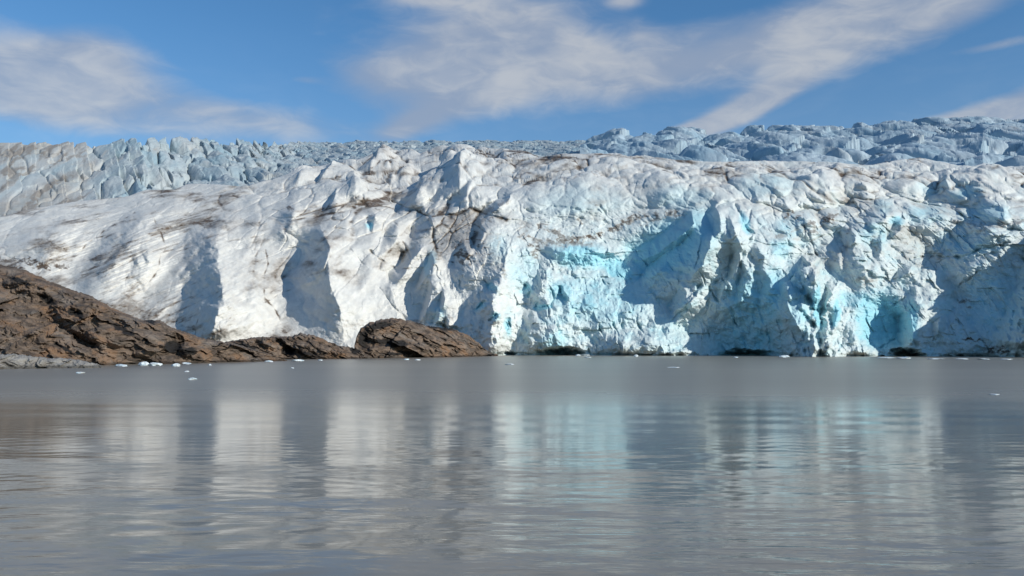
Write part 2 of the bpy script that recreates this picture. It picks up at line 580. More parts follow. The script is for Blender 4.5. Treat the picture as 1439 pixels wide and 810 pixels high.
    D += smooth * (7.0 * fbm(X / 55, S / 80, 70, 3) + 3.0 * (ridged(q / 46, p / 120, 71, 2) - .6) + 1.0 * fbm(X / 12, S / 16, 73, 3)
                   + (.2 + scr) * (1.3 * fbm(q / 9, p / 30, 74, 3) + 0.8 * fbm(q / 2.4, p / 14, 77, 3)))
    # ---- clefts and melt channels
    dirt = np.zeros_like(PX)
    for pts, depth, width, dk in CRACKS:
        idx, d, s, ex = polyline(wx * 0.6 + PX * 0.4, wy * 0.6 + PY * 0.4, [p + (1,) for p in pts], width * 3 + 3)
        vw = np.clip(.75 + 1.1 * gnoise(PX[idx] / 11, PY[idx] / 11, 27), .25, 1.6)
        k = np.exp(-(d / (width * vw)) ** 2)
        D[idx] -= .7 * depth * k * vw * np.where(PX[idx] < 480, .22, .8)
        dirt[idx] = np.maximum(dirt[idx], np.where(PX[idx] < 480, 1.35, 1) * dk * np.clip(vw, .5, 1.2) * np.exp(-(d / (width * .8 * vw + .4)) ** 2))
    # ---- caves and undercuts at the waterline
    for (cx, cy, rx, ry, rot, dep) in CAVES:
        e = ellipse(PX + 7 * fbm(PX / 16, PY / 7, 83, 3), PY + 5 * fbm(PX / 12, PY / 9, 85, 3), cx, cy, rx, ry, rot)
        D -= dep * sstep(1.0, .15, e)
    under = sstep(5.5, 0.5, water[None, :] - PY)
    D -= under * 2.2 * (0.6 + gnoise(X / 14, S * 0, 88)) * sstep(600, 700, PX)

    B = (D + np.roll(D, 1, 0) + np.roll(D, -1, 0)) / 3
    B[:1], B[-1:] = D[:1], D[-1:]
    gz = sstep(310, 270, PY) * sstep(300, 360, PX)
    D = D * (1 - gz) + B * gz
    # melt pits, runnels and crumbs over everything
    D += (.10 + .42 * np.maximum(rough, gz * .6)) * (1.3 * fbm(X / 4.2, (S + 1.3 * D) / 5.5, 501, 3, .6) + 1.6 * (ridged(X / 7.5 + S / 40, (S + 1.3 * D) / 9, 505, 3, .6) - .65))
    # towards the lake along the line of sight on steep ice, upwards on the gentle top
    gentle = sstep(300, 238, PY) * sstep(30, 60, PX - 300) + sstep(40, 0, PY - crest[None, :]) * sstep(420, 300, PX)
    gentle = np.clip(gentle, 0, 1)
    fade_top = sstep(0, 6, PY - crest[None, :] + 3)
    D = np.clip(D, -45, 60)
    Yn = Y0 - D * (1 - gentle)
    XX = ax * Yn
    ZZ = CAMH + ez * Yn + D * gentle * 0.42 * fade_top
    # ---- dirt and blue ice
    lap = D - (np.roll(D, 7, 1) + np.roll(D, -7, 1) + np.roll(D, 7, 0) + np.roll(D, -7, 0)) / 4
    silt = table(PX, PY, [-90, 60, 200, 350, 500, 640, 740, 850, 1000, 1150, 1300, 1640], [215, 260, 300, 350, 400, 450, 500], [
        [.5, .5, .5, .4, .35, .4, .5, .45, .4, .35, .3, .35],
        [.5, .5, .5, .4, .35, .35, .35, .3, .3, .3, .25, .3],
        [.52, .52, .52, .50, .40, .50, .22, .28, .12, .45, .30, .4],
        [.62, .62, .56, .50, .36, .60, .35, .18, .08, .42, .40, .45],
        [.75, .72, .60, .52, .36, .28, .12, .02, .02, .22, .35, .35],
        [.8, .78, .68, .58, .46, .22, .02, .0, .02, .10, .28, .3],
        [.85, .85, .76, .70, .60, .28, .02, .03, .05, .20, .35, .45]])
    patch = .75 * fbm(X / 26, S / 26, 201, 5, 0.6) + .7 * fbm(X / 70, S / 60, 203, 3)
    streak = ridged(q / 7, p / 34, 207, 4)
    d1 = sstep(.02, .62, patch * 1.0 + silt - .28 + smooth * (.1 + scr) * (streak - .72) * .9) * (.5 + .22 * smooth)
    vein = ridged(ux / 16, us / 9, 211, 4, 0.6)
    d2 = sstep(.80, .97, vein + (silt - .45) * .32) * 0.9 * np.clip(silt * 2 - .15, 0, 1) * (1 - .85 * smooth)
    d3 = sstep(0.4, 2.6, -lap) * silt * 0.9 * (1 - .7 * smooth)
    d3 = np.maximum(d3, ledge * np.maximum(np.exp(-(k1 / .10) ** 2), .7 * np.exp(-(k2 / .12) ** 2)) * sstep(-.3, .3, fbm(X / 30, S / 40, 435, 3) + silt - .35) * .9)
    d3 = np.maximum(d3, crease * sstep(-.25, .3, fbm(PX / 17, PY / 10, 431, 3) + silt - .3) * .8)
    upm = table(PX, PY, [-90, 300, 420, 700, 1050, 1640], [215, 260, 300, 340, 380], [[.3, .5, .9, 1., 1., .8], [.3, .5, .9, .8, .9, .9], [.1, .25, .7, .5, .6, .9], [.1, .2, .5, .5, .5, .8], [.0, .1, .1, .0, .1, .5]])
    v3 = ridged(ux / 19 + .3 * fbm(X / 9, S / 9, 241, 2), us / 15, 243, 3, .55)
    v4 = ridged(ux / 8, us / 8, 247, 3, .55)
    d4 = upm * np.maximum(sstep(.86, .97, v3), .8 * sstep(.88, .98, v4)) * sstep(-.1, .3, fbm(X / 36, S / 50, 251, 3))
    dirt = np.maximum(dirt, np.clip(d1 + d2 + d3 + .6 * d4, 0, 1))
    tex = fbm(PX / 9, PY / 6, 221, 4, .65)
    vein2 = ridged(PX / 13, PY / 9, 225, 4, .6)
    for (cx, cy, rx, ry, rot, s) in DIRT:
        e = ellipse(wx, wy, cx, cy, rx, ry, rot)
        k = sstep(1.1, .2, e)
        dirt = np.maximum(dirt, s * sstep(.05, .55, k * .75 + tex * .9 - .25 + (vein2 - .7) * .8) * sstep(1.15, .8, e))
    for pts, width, s in DIRT_BANDS:
        idx, d, sd_, ex = polyline(wx, wy, [p + (1,) for p in pts], width * 1.5)
        k = sstep(width, 0, d)
        v = s * sstep(.12, .55, k * .7 + tex[idx] * .8 + (vein2[idx] - .75) * 1.0) * sstep(width * 1.1, width * .6, d)
        dirt[idx] = np.maximum(dirt[idx], v)
    veil = np.clip(silt, 0, .85) * .6 * sstep(740, 560, PX) * np.clip(.85 + .6 * patch, .4, 1.3)
    dirt = np.maximum(dirt, veil)
    blue = np.zeros_like(PX)
    bt = fbm(PX / 22, PY / 22, 231, 4, .6)
    for (cx, cy, rx, ry, rot, s) in BLUE:
        e = ellipse(wx, wy, cx, cy, rx, ry, rot)
        blue = np.maximum(blue, s * sstep(1.1, .3, e + .3 * bt))
    blue = np.clip(blue + .30 * rough * sstep(.05, .5, bt + (.1 if True else 0)) * sstep(600, 800, PX) + sstep(.5, 2.5, -lap) * .25 * rough, 0, 1)
    blue = np.clip(blue + sstep(660, 800, PX) * sstep(240, 350, PY) * .22, 0, 1)
    dirt *= 1 - .8 * np.clip(blue - .25, 0, 1)

    # ---- the far side of the crest and the foot under water, so that nothing ends in a paper edge
    bx, by, bz = [], [], []
    for k in range(10, 0, -1):
        bx.append(XX[0] * (1 + .012 * k)); by.append(Yn[0] * (1 + .012 * k)); bz.append(ZZ[0] - 0.35 * k ** 1.7)
    XX = np.vstack(bx + [XX, XX[-1:], XX[-1:]])
    YY = np.vstack(by + [Yn, Yn[-1:], Yn[-1:]])
    ZZ = np.vstack(bz + [ZZ, ZZ[-1:] - 4, ZZ[-1:] - 9])

    def ext(a):
        return np.vstack([np.repeat(a[:1], 10, 0), a, a[-1:], a[-1:]])
    dirt, blue, PXe, PYe = ext(dirt), ext(blue), ext(PX), ext(PY)
    V = np.stack([XX, YY, ZZ], -1).reshape(-1, 3)
    NRM = grid_normals(XX, YY, ZZ).reshape(-1, 3)
    Q = grid_quads(*XX.shape)
    qx, qy = PXe.ravel()[Q[:, 0]], PYe.ravel()[Q[:, 0]]
    part = np.zeros(len(Q), int)
    edge = np.interp(qy, [200, 330, 390, 450, 500], [700, 690, 655, 655, 690])
    part[qx > edge] = 1
    top = np.interp(qx, [690, 760, 860, 980, 1060, 1120, 1640], [318, 335, 325, 292, 300, 292, 285])
    part[(qx > edge) & (qy < top)] = 2
    tl = np.interp(qy, [360, 372, 400, 440, 503], [1130, 1104, 1097, 1100, 1106])
    tr = np.interp(qy, [360, 372, 400, 440, 503], [1134, 1147, 1152, 1153, 1150])
    part[(qx > tl) & (qx < tr) & (qy > 362)] = 3
    t2l = np.interp(qy, [400, 420, 460, 503], [1160, 1154, 1154, 1150])
    t2r = np.interp(qy, [400, 420, 460, 480, 503], [1180, 1201, 1204, 1215, 1242])
    part[(qx >= t2l) & (qx < t2r) & (qy > 402)] = 4
    root = bpy.data.objects.new('glacier', None)
    C.collection.objects.link(root)
    root.location = (0, 520, 0)
    tag(root, 'white and blue glacier calving into the brown lake below a serac ridge', 'glacier')
    names = ['ice_slope', 'ice_cliff', 'upper_ice', 'ice_tower', 'ice_tower']
    labels = ['smooth dirty white ice slope with melt channels above the brown rocks', 'broken blue and white calving face standing in the water',
              'gently sloping cracked white ice above the calving face', 'tall pointed ice tower with a dark shaded left side',
              'rounded sunlit ice tower beside the blue cleft']
    for k, nm in enumerate(names):
        q = Q[part == k]
        used, inv = np.unique(q, return_inverse=True)
        me = mesh_from(nm, V[used] - np.array([0, 520, 0]), inv.reshape(-1, 4), ICE,
                       {'dirt': dirt.ravel()[used], 'blue': blue.ravel()[used]}, NRM[used])
        o = link(nm, me, root)
        o['label'] = labels[k]
    return xs, crest, Yn[0]


# crest lines: (x, y, height in m, width of left side, width of right side) in photograph pixels
RIDGES = [
    # left slope: long low backs
    [(262, 278, 0, 40, 70), (225, 298, 5, 40, 70), (200, 322, 8, 40, 70), (180, 345, 9, 40, 70), (160, 370, 6, 40, 70), (140, 395, 0, 40, 70)],
    [(150, 290, 0, 36, 70), (110, 312, 5, 36, 70), (70, 345, 6, 36, 70), (40, 368, 0, 36, 70)],
    [(345, 292, 0, 50, 90), (320, 312, 5, 50, 90), (302, 332, 8, 60, 90), (306, 375, 10, 90, 100), (313, 415, 10, 90, 100), (296, 474, 8, 80, 90), (290, 500, 6, 70, 90)],
    [(375, 350, 0, 26, 60), (350, 385, 5, 30, 60), (365, 420, 6, 34, 60), (395, 470, 3, 34, 60)],
    # tent-like crests of the slope
    [(440, 300, 0, 30, 40), (455, 326, 11, 36, 60), (463, 390, 12, 44, 70), (478, 440, 9, 50, 70), (486, 480, 6, 50, 60)],
    [(318, 305, 0, 30, 40), (302, 336, 7, 44, 60), (313, 405, 9, 54, 70), (300, 465, 8, 50, 60)],
    [(225, 298, 0, 30, 40), (200, 324, 6, 34, 50), (212, 370, 7, 40, 50), (196, 415, 0, 40, 50)],
    [(470, 262, 0, 20, 26), (497, 252, 8, 26, 36), (522, 292, 7, 30, 40), (535, 315, 0, 30, 40)], [(575, 262, 0, 18, 24), (590, 275, 8, 24, 34), (612, 308, 6, 26, 34), (620, 330, 0, 20, 30)],
    [(640, 230, 0, 20, 30), (648, 243, 8, 26, 40), (668, 275, 7, 30, 40), (680, 300, 0, 20, 30)], [(425, 262, 0, 20, 30), (418, 287, 6, 28, 40), (400, 330, 7, 30, 40), (385, 350, 0, 30, 40)],
    [(525, 214, 0, 16, 24), (537, 214, 7, 24, 34), (562, 242, 5, 26, 34), (572, 262, 0, 20, 30)], [(515, 325, 0, 20, 30), (530, 350, 7, 30, 40), (548, 400, 8, 34, 40), (560, 440, 4, 34, 40)],
    [(130, 300, 0, 30, 40), (100, 330, 5, 34, 50), (70, 358, 5, 34, 50), (50, 375, 0, 30, 40)],
    # cliff buttresses
    [(712, 330, 0, 12, 40), (716, 350, 6, 12, 40), (706, 385, 6, 12, 40), (694, 420, 6, 12, 40), (690, 470, 5, 12, 40), (690, 500, 4, 12, 40)],
    [(775, 345, 0, 14, 60), (772, 370, 6, 14, 60), (764, 400, 7, 14, 60), (752, 430, 5, 14, 60), (744, 470, 5, 12, 50)],
    [(1042, 360, 0, 8, 40), (1052, 385, 7, 10, 40), (1046, 410, 7, 12, 40), (1038, 436, 0, 12, 40)],
    [(985, 402, 0, 8, 20), (972, 424, 5, 12, 20), (960, 448, 4, 12, 20)],
    # tower
    [(1128, 362, 6, 26, 12), (1139, 368, 18, 40, 14), (1144, 385, 26, 48, 14), (1147, 410, 30, 50, 14), (1147, 440, 30, 50, 15), (1146, 470, 28, 50, 26), (1142, 505, 28, 44, 60)],
    [(1172, 405, 8, 12, 20), (1164, 425, 15, 9, 34), (1161, 450, 18, 8, 44), (1162, 480, 20, 9, 60), (1168, 505, 20, 14, 70)],
    # off to the right a buttress that shades the end of the cliff
    [(1500, 300, 0, 30, 90), (1490, 325, 22, 34, 120), (1480, 350, 36, 40, 140), (1472, 400, 44, 44, 150), (1464, 440, 48, 50, 150), (1456, 480, 44, 60, 150), (1450, 505, 38, 60, 150)],
]
# faces turned away from the sun (positive) or towards it (negative): outline, sideways slope, softness of the edge
FACES = [
    ([(397, 358), (420, 343), (437, 340), (447, 330), (455, 326), (459, 336), (464, 347), (460, 360), (457, 370), (452, 380), (446, 390), (430, 400), (415, 402), (405, 396), (396, 393), (405, 382), (420, 372), (428, 362), (431, 352), (420, 350), (410, 354)], 1.9, 0),
    ([(453, 382), (460, 380), (463, 395), (462, 415), (452, 425), (440, 420), (446, 400)], 1.3, 2),
    ([(385, 430), (420, 405), (445, 400), (462, 415), (470, 440), (478, 462), (440, 475), (405, 460)], .5, 6),
    ([(300, 335), (303, 350), (298, 362), (306, 380), (314, 400), (313, 420), (305, 445), (298, 472), (275, 475), (250, 465), (240, 440), (262, 405), (262, 375), (275, 355)], .85, 5),
    ([(330, 300), (300, 335), (262, 375), (240, 420), (205, 440), (200, 425), (225, 395), (240, 360), (265, 330), (300, 308)], .9, 6),
    ([(292, 340), (297, 343), (255, 392), (250, 388)], 1.2, 1), ([(278, 338), (283, 341), (243, 388), (238, 384)], 1.1, 1), ([(300, 362), (304, 366), (262, 412), (258, 408)], 1.2, 1),
    ([(262, 330), (267, 333), (230, 372), (226, 368)], 1.0, 1), ([(290, 318), (296, 321), (262, 352), (257, 349)], 1.0, 1), ([(308, 388), (312, 394), (276, 432), (272, 427)], 1.0, 1.5),
    ([(205, 300), (175, 335), (150, 365), (133, 385), (120, 410), (100, 400), (95, 385), (118, 360), (150, 330), (185, 305)], 1.0, 5),
    ([(172, 343), (178, 346), (140, 387), (134, 383)], 1.2, 1), ([(160, 330), (165, 333), (128, 367), (122, 362)], 1.1, 1), ([(200, 305), (205, 308), (172, 335), (168, 332)], 1.0, 1),
    ([(186, 364), (193, 362), (192, 372), (186, 370)], 1.5, 1), ([(196, 352), (206, 360), (210, 370), (204, 366)], 1.3, 1),
    ([(452, 292), (461, 283), (470, 275), (473, 270), (471, 282), (462, 290), (455, 294)], 3.2, 0), ([(443, 258), (450, 245), (460, 236), (470, 235), (465, 244), (455, 253), (448, 258)], 3.2, 0),
    ([(582, 258), (590, 250), (605, 242), (622, 233), (637, 225), (634, 236), (620, 245), (605, 252), (592, 258), (585, 262)], 3.6, 0),
    ([(555, 297), (565, 287), (578, 272), (590, 268), (585, 280), (572, 292), (560, 300)], 3.0, 0), ([(514, 308), (520, 302), (529, 299), (526, 306), (519, 309)], 3.0, 0),
    ([(546, 397), (546, 382), (556, 376), (562, 372), (567, 355), (580, 350), (596, 346), (588, 356), (580, 362), (570, 384), (560, 395)], 3.0, 0),
    ([(575, 333), (580, 320), (590, 316), (606, 307), (609, 318), (600, 326), (590, 330), (582, 336)], 3.0, 0),
    ([(584, 405), (590, 385), (600, 370), (603, 357), (609, 362), (611, 372), (603, 384), (595, 395), (588, 406)], 2.6, 0),
    ([(587, 452), (594, 430), (600, 410), (603, 392), (606, 400), (604, 418), (598, 440), (591, 452)], 3.0, 0),
    ([(617, 420), (622, 409), (626, 420), (622, 434), (617, 432)], 3.0, 0), ([(607, 457), (612, 445), (618, 438), (616, 452)], 3.0, 0), ([(624, 462), (626, 446), (630, 450), (630, 463)], 3.0, 0),
    ([(670, 306), (680, 294), (695, 284), (720, 275), (716, 284), (700, 294), (688, 302)], 2.8, 0), ([(664, 335), (675, 322), (684, 322), (676, 338), (668, 350)], 2.2, 1),
    ([(520, 262), (535, 255), (552, 244), (548, 256), (532, 266)], 2.0, 1), ([(600, 285), (612, 276), (622, 272), (616, 284), (606, 290)], 2.2, 1), ([(505, 250), (515, 240), (525, 235), (520, 246), (510, 254)], 1.8, 1),
    ([(640, 282), (652, 270), (664, 262), (658, 276), (648, 286)], 2.0, 1), ([(400, 262), (412, 254), (424, 250), (418, 260), (406, 266)], 1.8, 1), ([(540, 330), (548, 318), (558, 312), (554, 326), (546, 334)], 1.8, 1),
    # sunny sides of the ridges and pyramids
    ([(456, 326), (520, 365), (550, 440), (485, 455), (467, 400), (466, 350)], -.7, 3), ([(303, 335), (345, 350), (375, 405), (400, 470), (320, 475), (317, 410)], -.6, 4),
    ([(203, 322), (240, 345), (235, 380), (185, 415), (142, 405), (172, 360)], -.6, 4), ([(474, 272), (505, 290), (525, 315), (490, 310), (472, 295)], -1.2, 1),
    ([(498, 252), (540, 265), (560, 285), (520, 285)], -1.2, 1), ([(498, 252), (500, 275), (480, 282), (470, 270), (485, 258)], 1.0, 1),
    ([(592, 275), (625, 290), (628, 308), (600, 305)], -1.2, 1), ([(648, 243), (685, 262), (700, 275), (660, 280), (642, 262)], -1.2, 1), ([(647, 243), (645, 270), (625, 280), (612, 272), (630, 255)], 1.4, 1),
    ([(535, 212), (575, 225), (590, 240), (555, 240)], -1.0, 1), ([(535, 212), (530, 235), (505, 245), (500, 235), (518, 222)], 1.2, 1), ([(490, 312), (540, 330), (560, 380), (510, 370), (482, 335)], -.7, 3),
    ([(612, 345), (640, 400), (655, 450), (622, 470), (612, 400)], -.9, 2), ([(705, 330), (735, 360), (745, 420), (735, 490), (700, 490), (692, 400)], -.6, 3),
    ([(690, 225), (705, 217), (712, 235), (695, 250), (680, 245)], 1.0, 1), ([(425, 240), (467, 250), (480, 265), (440, 268)], -.8, 2), ([(345, 258), (400, 262), (430, 285), (380, 290)], -.5, 4),
    ([(60, 300), (110, 300), (140, 320), (90, 360), (40, 350)], -.4, 6), ([(250, 275), (330, 270), (345, 290), (300, 300), (250, 300)], -.4, 5),
    ([(1008, 291), (1040, 300), (1062, 340), (1044, 350), (1018, 325)], -1.0, 1), ([(1080, 340), (1120, 335), (1130, 358), (1098, 375)], -.8, 1), ([(1196, 350), (1245, 355), (1280, 400), (1230, 410)], -.4, 2),
    ([(1285, 385), (1320, 372), (1345, 420), (1312, 440), (1290, 470)], -.7, 1), ([(740, 270), (840, 262), (900, 275), (880, 300), (760, 310)], -.3, 6), ([(840, 460), (960, 462), (990, 495), (850, 495)], -.4, 3),
    ([(120, 318), (132, 312), (104, 352), (92, 358)], .8, 2), ([(232, 300), (242, 297), (208, 330), (196, 336)], .9, 2), ([(318, 296), (330, 290), (300, 322), (288, 328)], .9, 2),
    ([(80, 312), (95, 306), (66, 338), (50, 344)], .6, 3), ([(340, 340), (350, 334), (352, 348), (338, 366), (330, 362)], .7, 2), ([(350, 400), (360, 392), (364, 410), (352, 428), (344, 420)], .7, 2),
    ([(395, 292), (405, 285), (415, 300), (400, 322), (380, 330)], 1.2, 2), ([(415, 288), (450, 300), (440, 318), (418, 318)], -.9, 2),
    ([(345, 302), (360, 292), (366, 305), (350, 325), (335, 330)], 1.0, 3), ([(540, 330), (556, 312), (562, 330), (548, 352), (530, 360)], 1.2, 1), ([(560, 313), (585, 312), (575, 345), (560, 345)], -.9, 1),
    ([(505, 372), (518, 358), (524, 378), (512, 402), (500, 410)], .8, 2), ([(640, 232), (650, 226), (655, 240), (640, 256)], 1.2, 1), ([(560, 232), (572, 224), (576, 240), (560, 256)], 1.2, 1),
    ([(640, 350), (652, 340), (660, 356), (648, 376), (638, 372)], 1.2, 1), ([(664, 310), (672, 303), (678, 318), (668, 330)], 1.2, 1),
    # the great wall
    ([(972, 298), (940, 322), (905, 344), (876, 360), (885, 367), (905, 366), (930, 352), (955, 333), (975, 316)], 2.7, 0),
    ([(975, 325), (955, 345), (925, 362), (905, 380), (896, 393), (915, 392), (932, 378), (955, 380), (972, 388), (986, 372), (998, 348), (1002, 328), (985, 330)], 2.7, 0),
    ([(992, 300), (1004, 290), (1012, 303), (1012, 325), (1004, 335), (1000, 318)], 3.2, 0),
    ([(1030, 340), (1036, 332), (1044, 352), (1034, 380), (1020, 405), (1008, 425), (1006, 412), (1022, 385)], 2.0, 0), ([(1020, 305), (1028, 310), (1036, 330), (1030, 335), (1022, 322)], 2.2, 0),
    ([(1060, 380), (1070, 372), (1085, 395), (1080, 415), (1066, 418)], 1.3, 1), ([(950, 415), (958, 400), (965, 412), (960, 428), (948, 438), (938, 432)], 2.2, 0),
    ([(940, 437), (960, 425), (985, 402), (980, 412), (965, 428), (945, 440)], 2.0, 0), ([(1050, 350), (1062, 345), (1076, 362), (1070, 374), (1058, 366)], 1.6, 1),
    ([(965, 457), (985, 440), (1015, 432), (1040, 448), (1085, 430), (1100, 440), (1105, 500), (1020, 500), (1016, 480), (1000, 468), (975, 466)], 1.2, 3),
    ([(1092, 384), (1110, 374), (1128, 362), (1138, 370), (1143, 385), (1144, 410), (1130, 425), (1145, 445), (1147, 470), (1122, 470), (1112, 500), (1100, 500), (1094, 440)], .6, 0),
    ([(1106, 400), (1118, 402), (1140, 425), (1147, 445), (1144, 452), (1125, 432), (1108, 415)], -3.2, 0), ([(1106, 425), (1112, 418), (1130, 440), (1145, 465), (1130, 470), (1112, 440)], -3.2, 0),
    ([(1167, 445), (1176, 440), (1173, 455), (1168, 478), (1164, 470), (1168, 458)], 3.0, 0),
    ([(1264, 442), (1279, 440), (1282, 480), (1270, 490), (1262, 478)], 2.6, 0), ([(1204, 420), (1262, 442), (1262, 480), (1235, 490), (1205, 470)], -.5, 2),
    ([(1275, 322), (1290, 310), (1305, 306), (1325, 308), (1345, 310), (1370, 318), (1392, 325), (1375, 342), (1360, 355), (1335, 360), (1312, 360), (1300, 345), (1282, 340)], 1.5, 2),
    ([(1300, 340), (1312, 362), (1350, 362), (1380, 352), (1420, 340), (1400, 362), (1360, 380), (1345, 408), (1335, 395), (1312, 375)], 1.4, 2),
    ([(1180, 328), (1192, 322), (1204, 332), (1198, 344), (1186, 348)], 2.4, 0), ([(1255, 392), (1262, 380), (1280, 374), (1276, 384), (1262, 394)], 2.6, 0), ([(1250, 325), (1262, 312), (1270, 322), (1262, 330), (1252, 334)], 2.2, 0),
    ([(1205, 303), (1215, 296), (1232, 290), (1245, 300), (1243, 310), (1225, 312)], 2.2, 0), ([(1345, 270), (1352, 266), (1378, 275), (1384, 282), (1362, 284)], 1.3, 1),
    ([(1312, 455), (1322, 445), (1318, 468), (1310, 475)], 2.4, 0), ([(1330, 440), (1345, 430), (1340, 452), (1332, 465)], 1.8, 0), ([(1366, 290), (1380, 284), (1410, 292), (1412, 304), (1380, 302)], 1.6, 1),
    ([(1310, 262), (1325, 258), (1332, 268), (1318, 272)], 2.2, 0), ([(1224, 340), (1236, 330), (1240, 352), (1230, 364)], 1.6, 1), ([(1165, 365), (1178, 358), (1180, 385), (1168, 392)], 1.2, 1),
    # small fissured blocks of the sunlit cliff
    ([(752, 432), (758, 424), (768, 424), (773, 434), (764, 438)], 2.6, 0), ([(684, 402), (692, 396), (700, 408), (694, 410)], 2.4, 0), ([(667, 440), (676, 430), (685, 423), (682, 432), (672, 440)], 2.6, 0),
    ([(785, 418), (790, 402), (800, 418), (796, 426)], 2.0, 0), ([(734, 412), (742, 398), (748, 412), (742, 420)], 1.8, 0), ([(688, 455), (694, 444), (702, 441), (698, 452)], 2.4, 0),
]
BULGES = [
    (225, 365, 55, 55, 30, 6), (60, 335, 70, 40, -20, 7), (390, 300, 70, 40, -10, 6), (520, 400, 60, 70, 0, 8), (520, 330, 50, 40, 0, 7), (350, 430, 40, 50, 0, 6),
    (815, 275, 110, 38, -3, 9), (940, 265, 80, 30, 0, 6), (560, 235, 60, 22, 0, 5), (500, 268, 45, 18, 0, 5), (770, 470, 60, 40, 0, 8),
    (690, 455, 40, 55, 0, 9), (820, 378, 80, 30, 10, -5), (910, 485, 85, 24, 0, 13), (960, 498, 40, 8, 0, 8), (850, 445, 90, 40, 0, 5),
    (1060, 480, 80, 60, 0, -12), (1050, 330, 40, 45, 0, 6), (1115, 335, 40, 30, 0, 7), (1238, 455, 42, 46, 0, -9), (1330, 335, 60, 30, 0, -8),
    (1312, 430, 36, 60, 0, 8), (1230, 300, 50, 30, 0, 6), (1390, 270, 60, 20, 0, 5), (1150, 270, 80, 20, 0, 5), (1140, 496, 60, 16, 0, 6), (1215, 492, 40, 16, 20, 8),
    (860, 355, 50, 10, 12, 7), (810, 356, 46, 16, 8, 10), (1410, 480, 80, 40, 0, 6),
]
CRACKS = [  # points, depth m, width px, dirt
    ([(215, 305), (226, 330), (235, 346), (226, 358), (220, 385), (207, 399), (187, 412), (181, 425), (180, 440)], 3.5, 1.6, .55),
    ([(190, 298), (165, 312), (140, 330), (125, 340), (110, 357), (88, 366)], 3.0, 1.8, .5),
    ([(372, 352), (376, 372), (371, 385), (370, 397), (371, 420), (387, 437), (396, 453), (406, 470), (412, 480)], 4.5, 1.8, .6),
    ([(373, 425), (385, 418), (400, 410), (414, 404)], 2.5, 1.5, .5),
    ([(277, 448), (275, 458), (274, 472)], 2.5, 1.2, .5), ([(308, 450), (309, 462), (308, 482)], 2.5, 1.2, .5),
    ([(360, 360), (370, 338), (385, 330), (420, 322), (445, 312), (478, 304)], 3.0, 1.8, .45),
    ([(300, 344), (340, 336), (372, 330)], 2.0, 1.4, .4),
    ([(545, 282), (580, 290), (600, 300), (632, 305)], 3.0, 2.0, .5), ([(480, 260), (510, 262), (530, 252), (560, 255)], 3, 2, .5),
    ([(610, 265), (650, 255), (690, 250), (712, 240)], 3, 2, .55), ([(590, 262), (570, 285), (556, 300), (540, 312)], 4, 2.4, .5),
    ([(500, 280), (520, 292), (535, 300), (560, 318)], 2, 1.5, .5), ([(480, 345), (495, 352), (510, 372)], 3, 1.6, .5),
    ([(520, 352), (540, 368), (560, 378), (580, 376)], 3, 1.6, .6), ([(530, 400), (545, 420), (560, 440), (575, 452)], 2.5, 1.6, .45),
    ([(720, 278), (760, 290), (800, 293), (840, 296), (852, 304)], 2.2, 1.3, .15), ([(740, 296), (780, 305), (820, 308)], 2.0, 1.3, .12),
    ([(842, 292), (848, 298), (853, 304)], 4, 1.6, .2), ([(880, 265), (910, 268), (960, 255), (1000, 258)], 2.2, 1.4, .3),
    ([(985, 250), (1010, 262), (1030, 276)], 2.5, 1.5, .25), ([(1034, 288), (1041, 305), (1046, 318), (1058, 328)], 6, 2.2, .1),
    ([(1046, 318), (1052, 305), (1056, 292)], 3, 1.5, .1), ([(1083, 280), (1087, 300), (1088, 312)], 3, 1.5, .2),
    ([(1105, 335), (1110, 345), (1122, 352), (1145, 362)], 4, 1.8, .3), ([(1135, 330), (1143, 345), (1150, 362)], 3, 1.6, .25),
    ([(1182, 325), (1186, 345), (1196, 348), (1204, 338)], 5, 2.2, .2), ([(1284, 362), (1310, 360), (1350, 362), (1380, 350), (1420, 342)], 6, 2.2, .3),
    ([(1372, 360), (1395, 358), (1415, 352)], 4, 1.8, .4), ([(1345, 408), (1356, 396), (1372, 384)], 4, 1.8, .5), ([(1258, 430), (1270, 420), (1280, 408)], 3, 1.4, .2),
    ([(1147, 415), (1147, 440), (1151, 462)], 5, 3.0, 0), ([(1232, 492), (1246, 484), (1258, 478)], 5, 1.6, .05),
    ([(680, 395), (690, 402), (698, 410)], 5, 1.8, 0), ([(668, 436), (676, 430), (684, 424)], 6, 2.0, 0), ([(688, 452), (694, 444), (702, 442)], 5, 1.8, 0),
    ([(715, 448), (714, 460), (708, 472)], 5, 1.8, 0), ([(755, 428), (762, 432), (770, 428)], 9, 3.2, 0), ([(786, 404), (790, 418), (800, 424)], 6, 2.5, 0),
    ([(736, 400), (742, 410), (744, 418)], 5, 2, 0), ([(518, 312), (519, 322)], 9, 3.0, 0),
    ([(1055, 330), (1046, 350), (1040, 375), (1035, 400)], 5, 2.4, 0), ([(1000, 395), (996, 415), (992, 440)], 5, 2.4, 0),
    ([(985, 400), (965, 430), (945, 450)], 6, 2.4, .2), ([(1030, 355), (1022, 375), (1005, 400)], 4, 2, 0),
]
CAVES = [  # x, y, rx, ry, rot, depth
    (788, 497, 44, 10, 0, 26), (716, 497, 9, 5, 0, 14), (1050, 500, 46, 11, 0, 20), (1275, 499, 30, 10, 4, 26), (1240, 502, 8, 3, 0, 8),
    (628, 459, 30, 4, 12, 5), (905, 500, 20, 2.5, 0, 5), (1165, 503, 14, 3, 0, 6), (1370, 503, 60, 4, 0, 8),
]
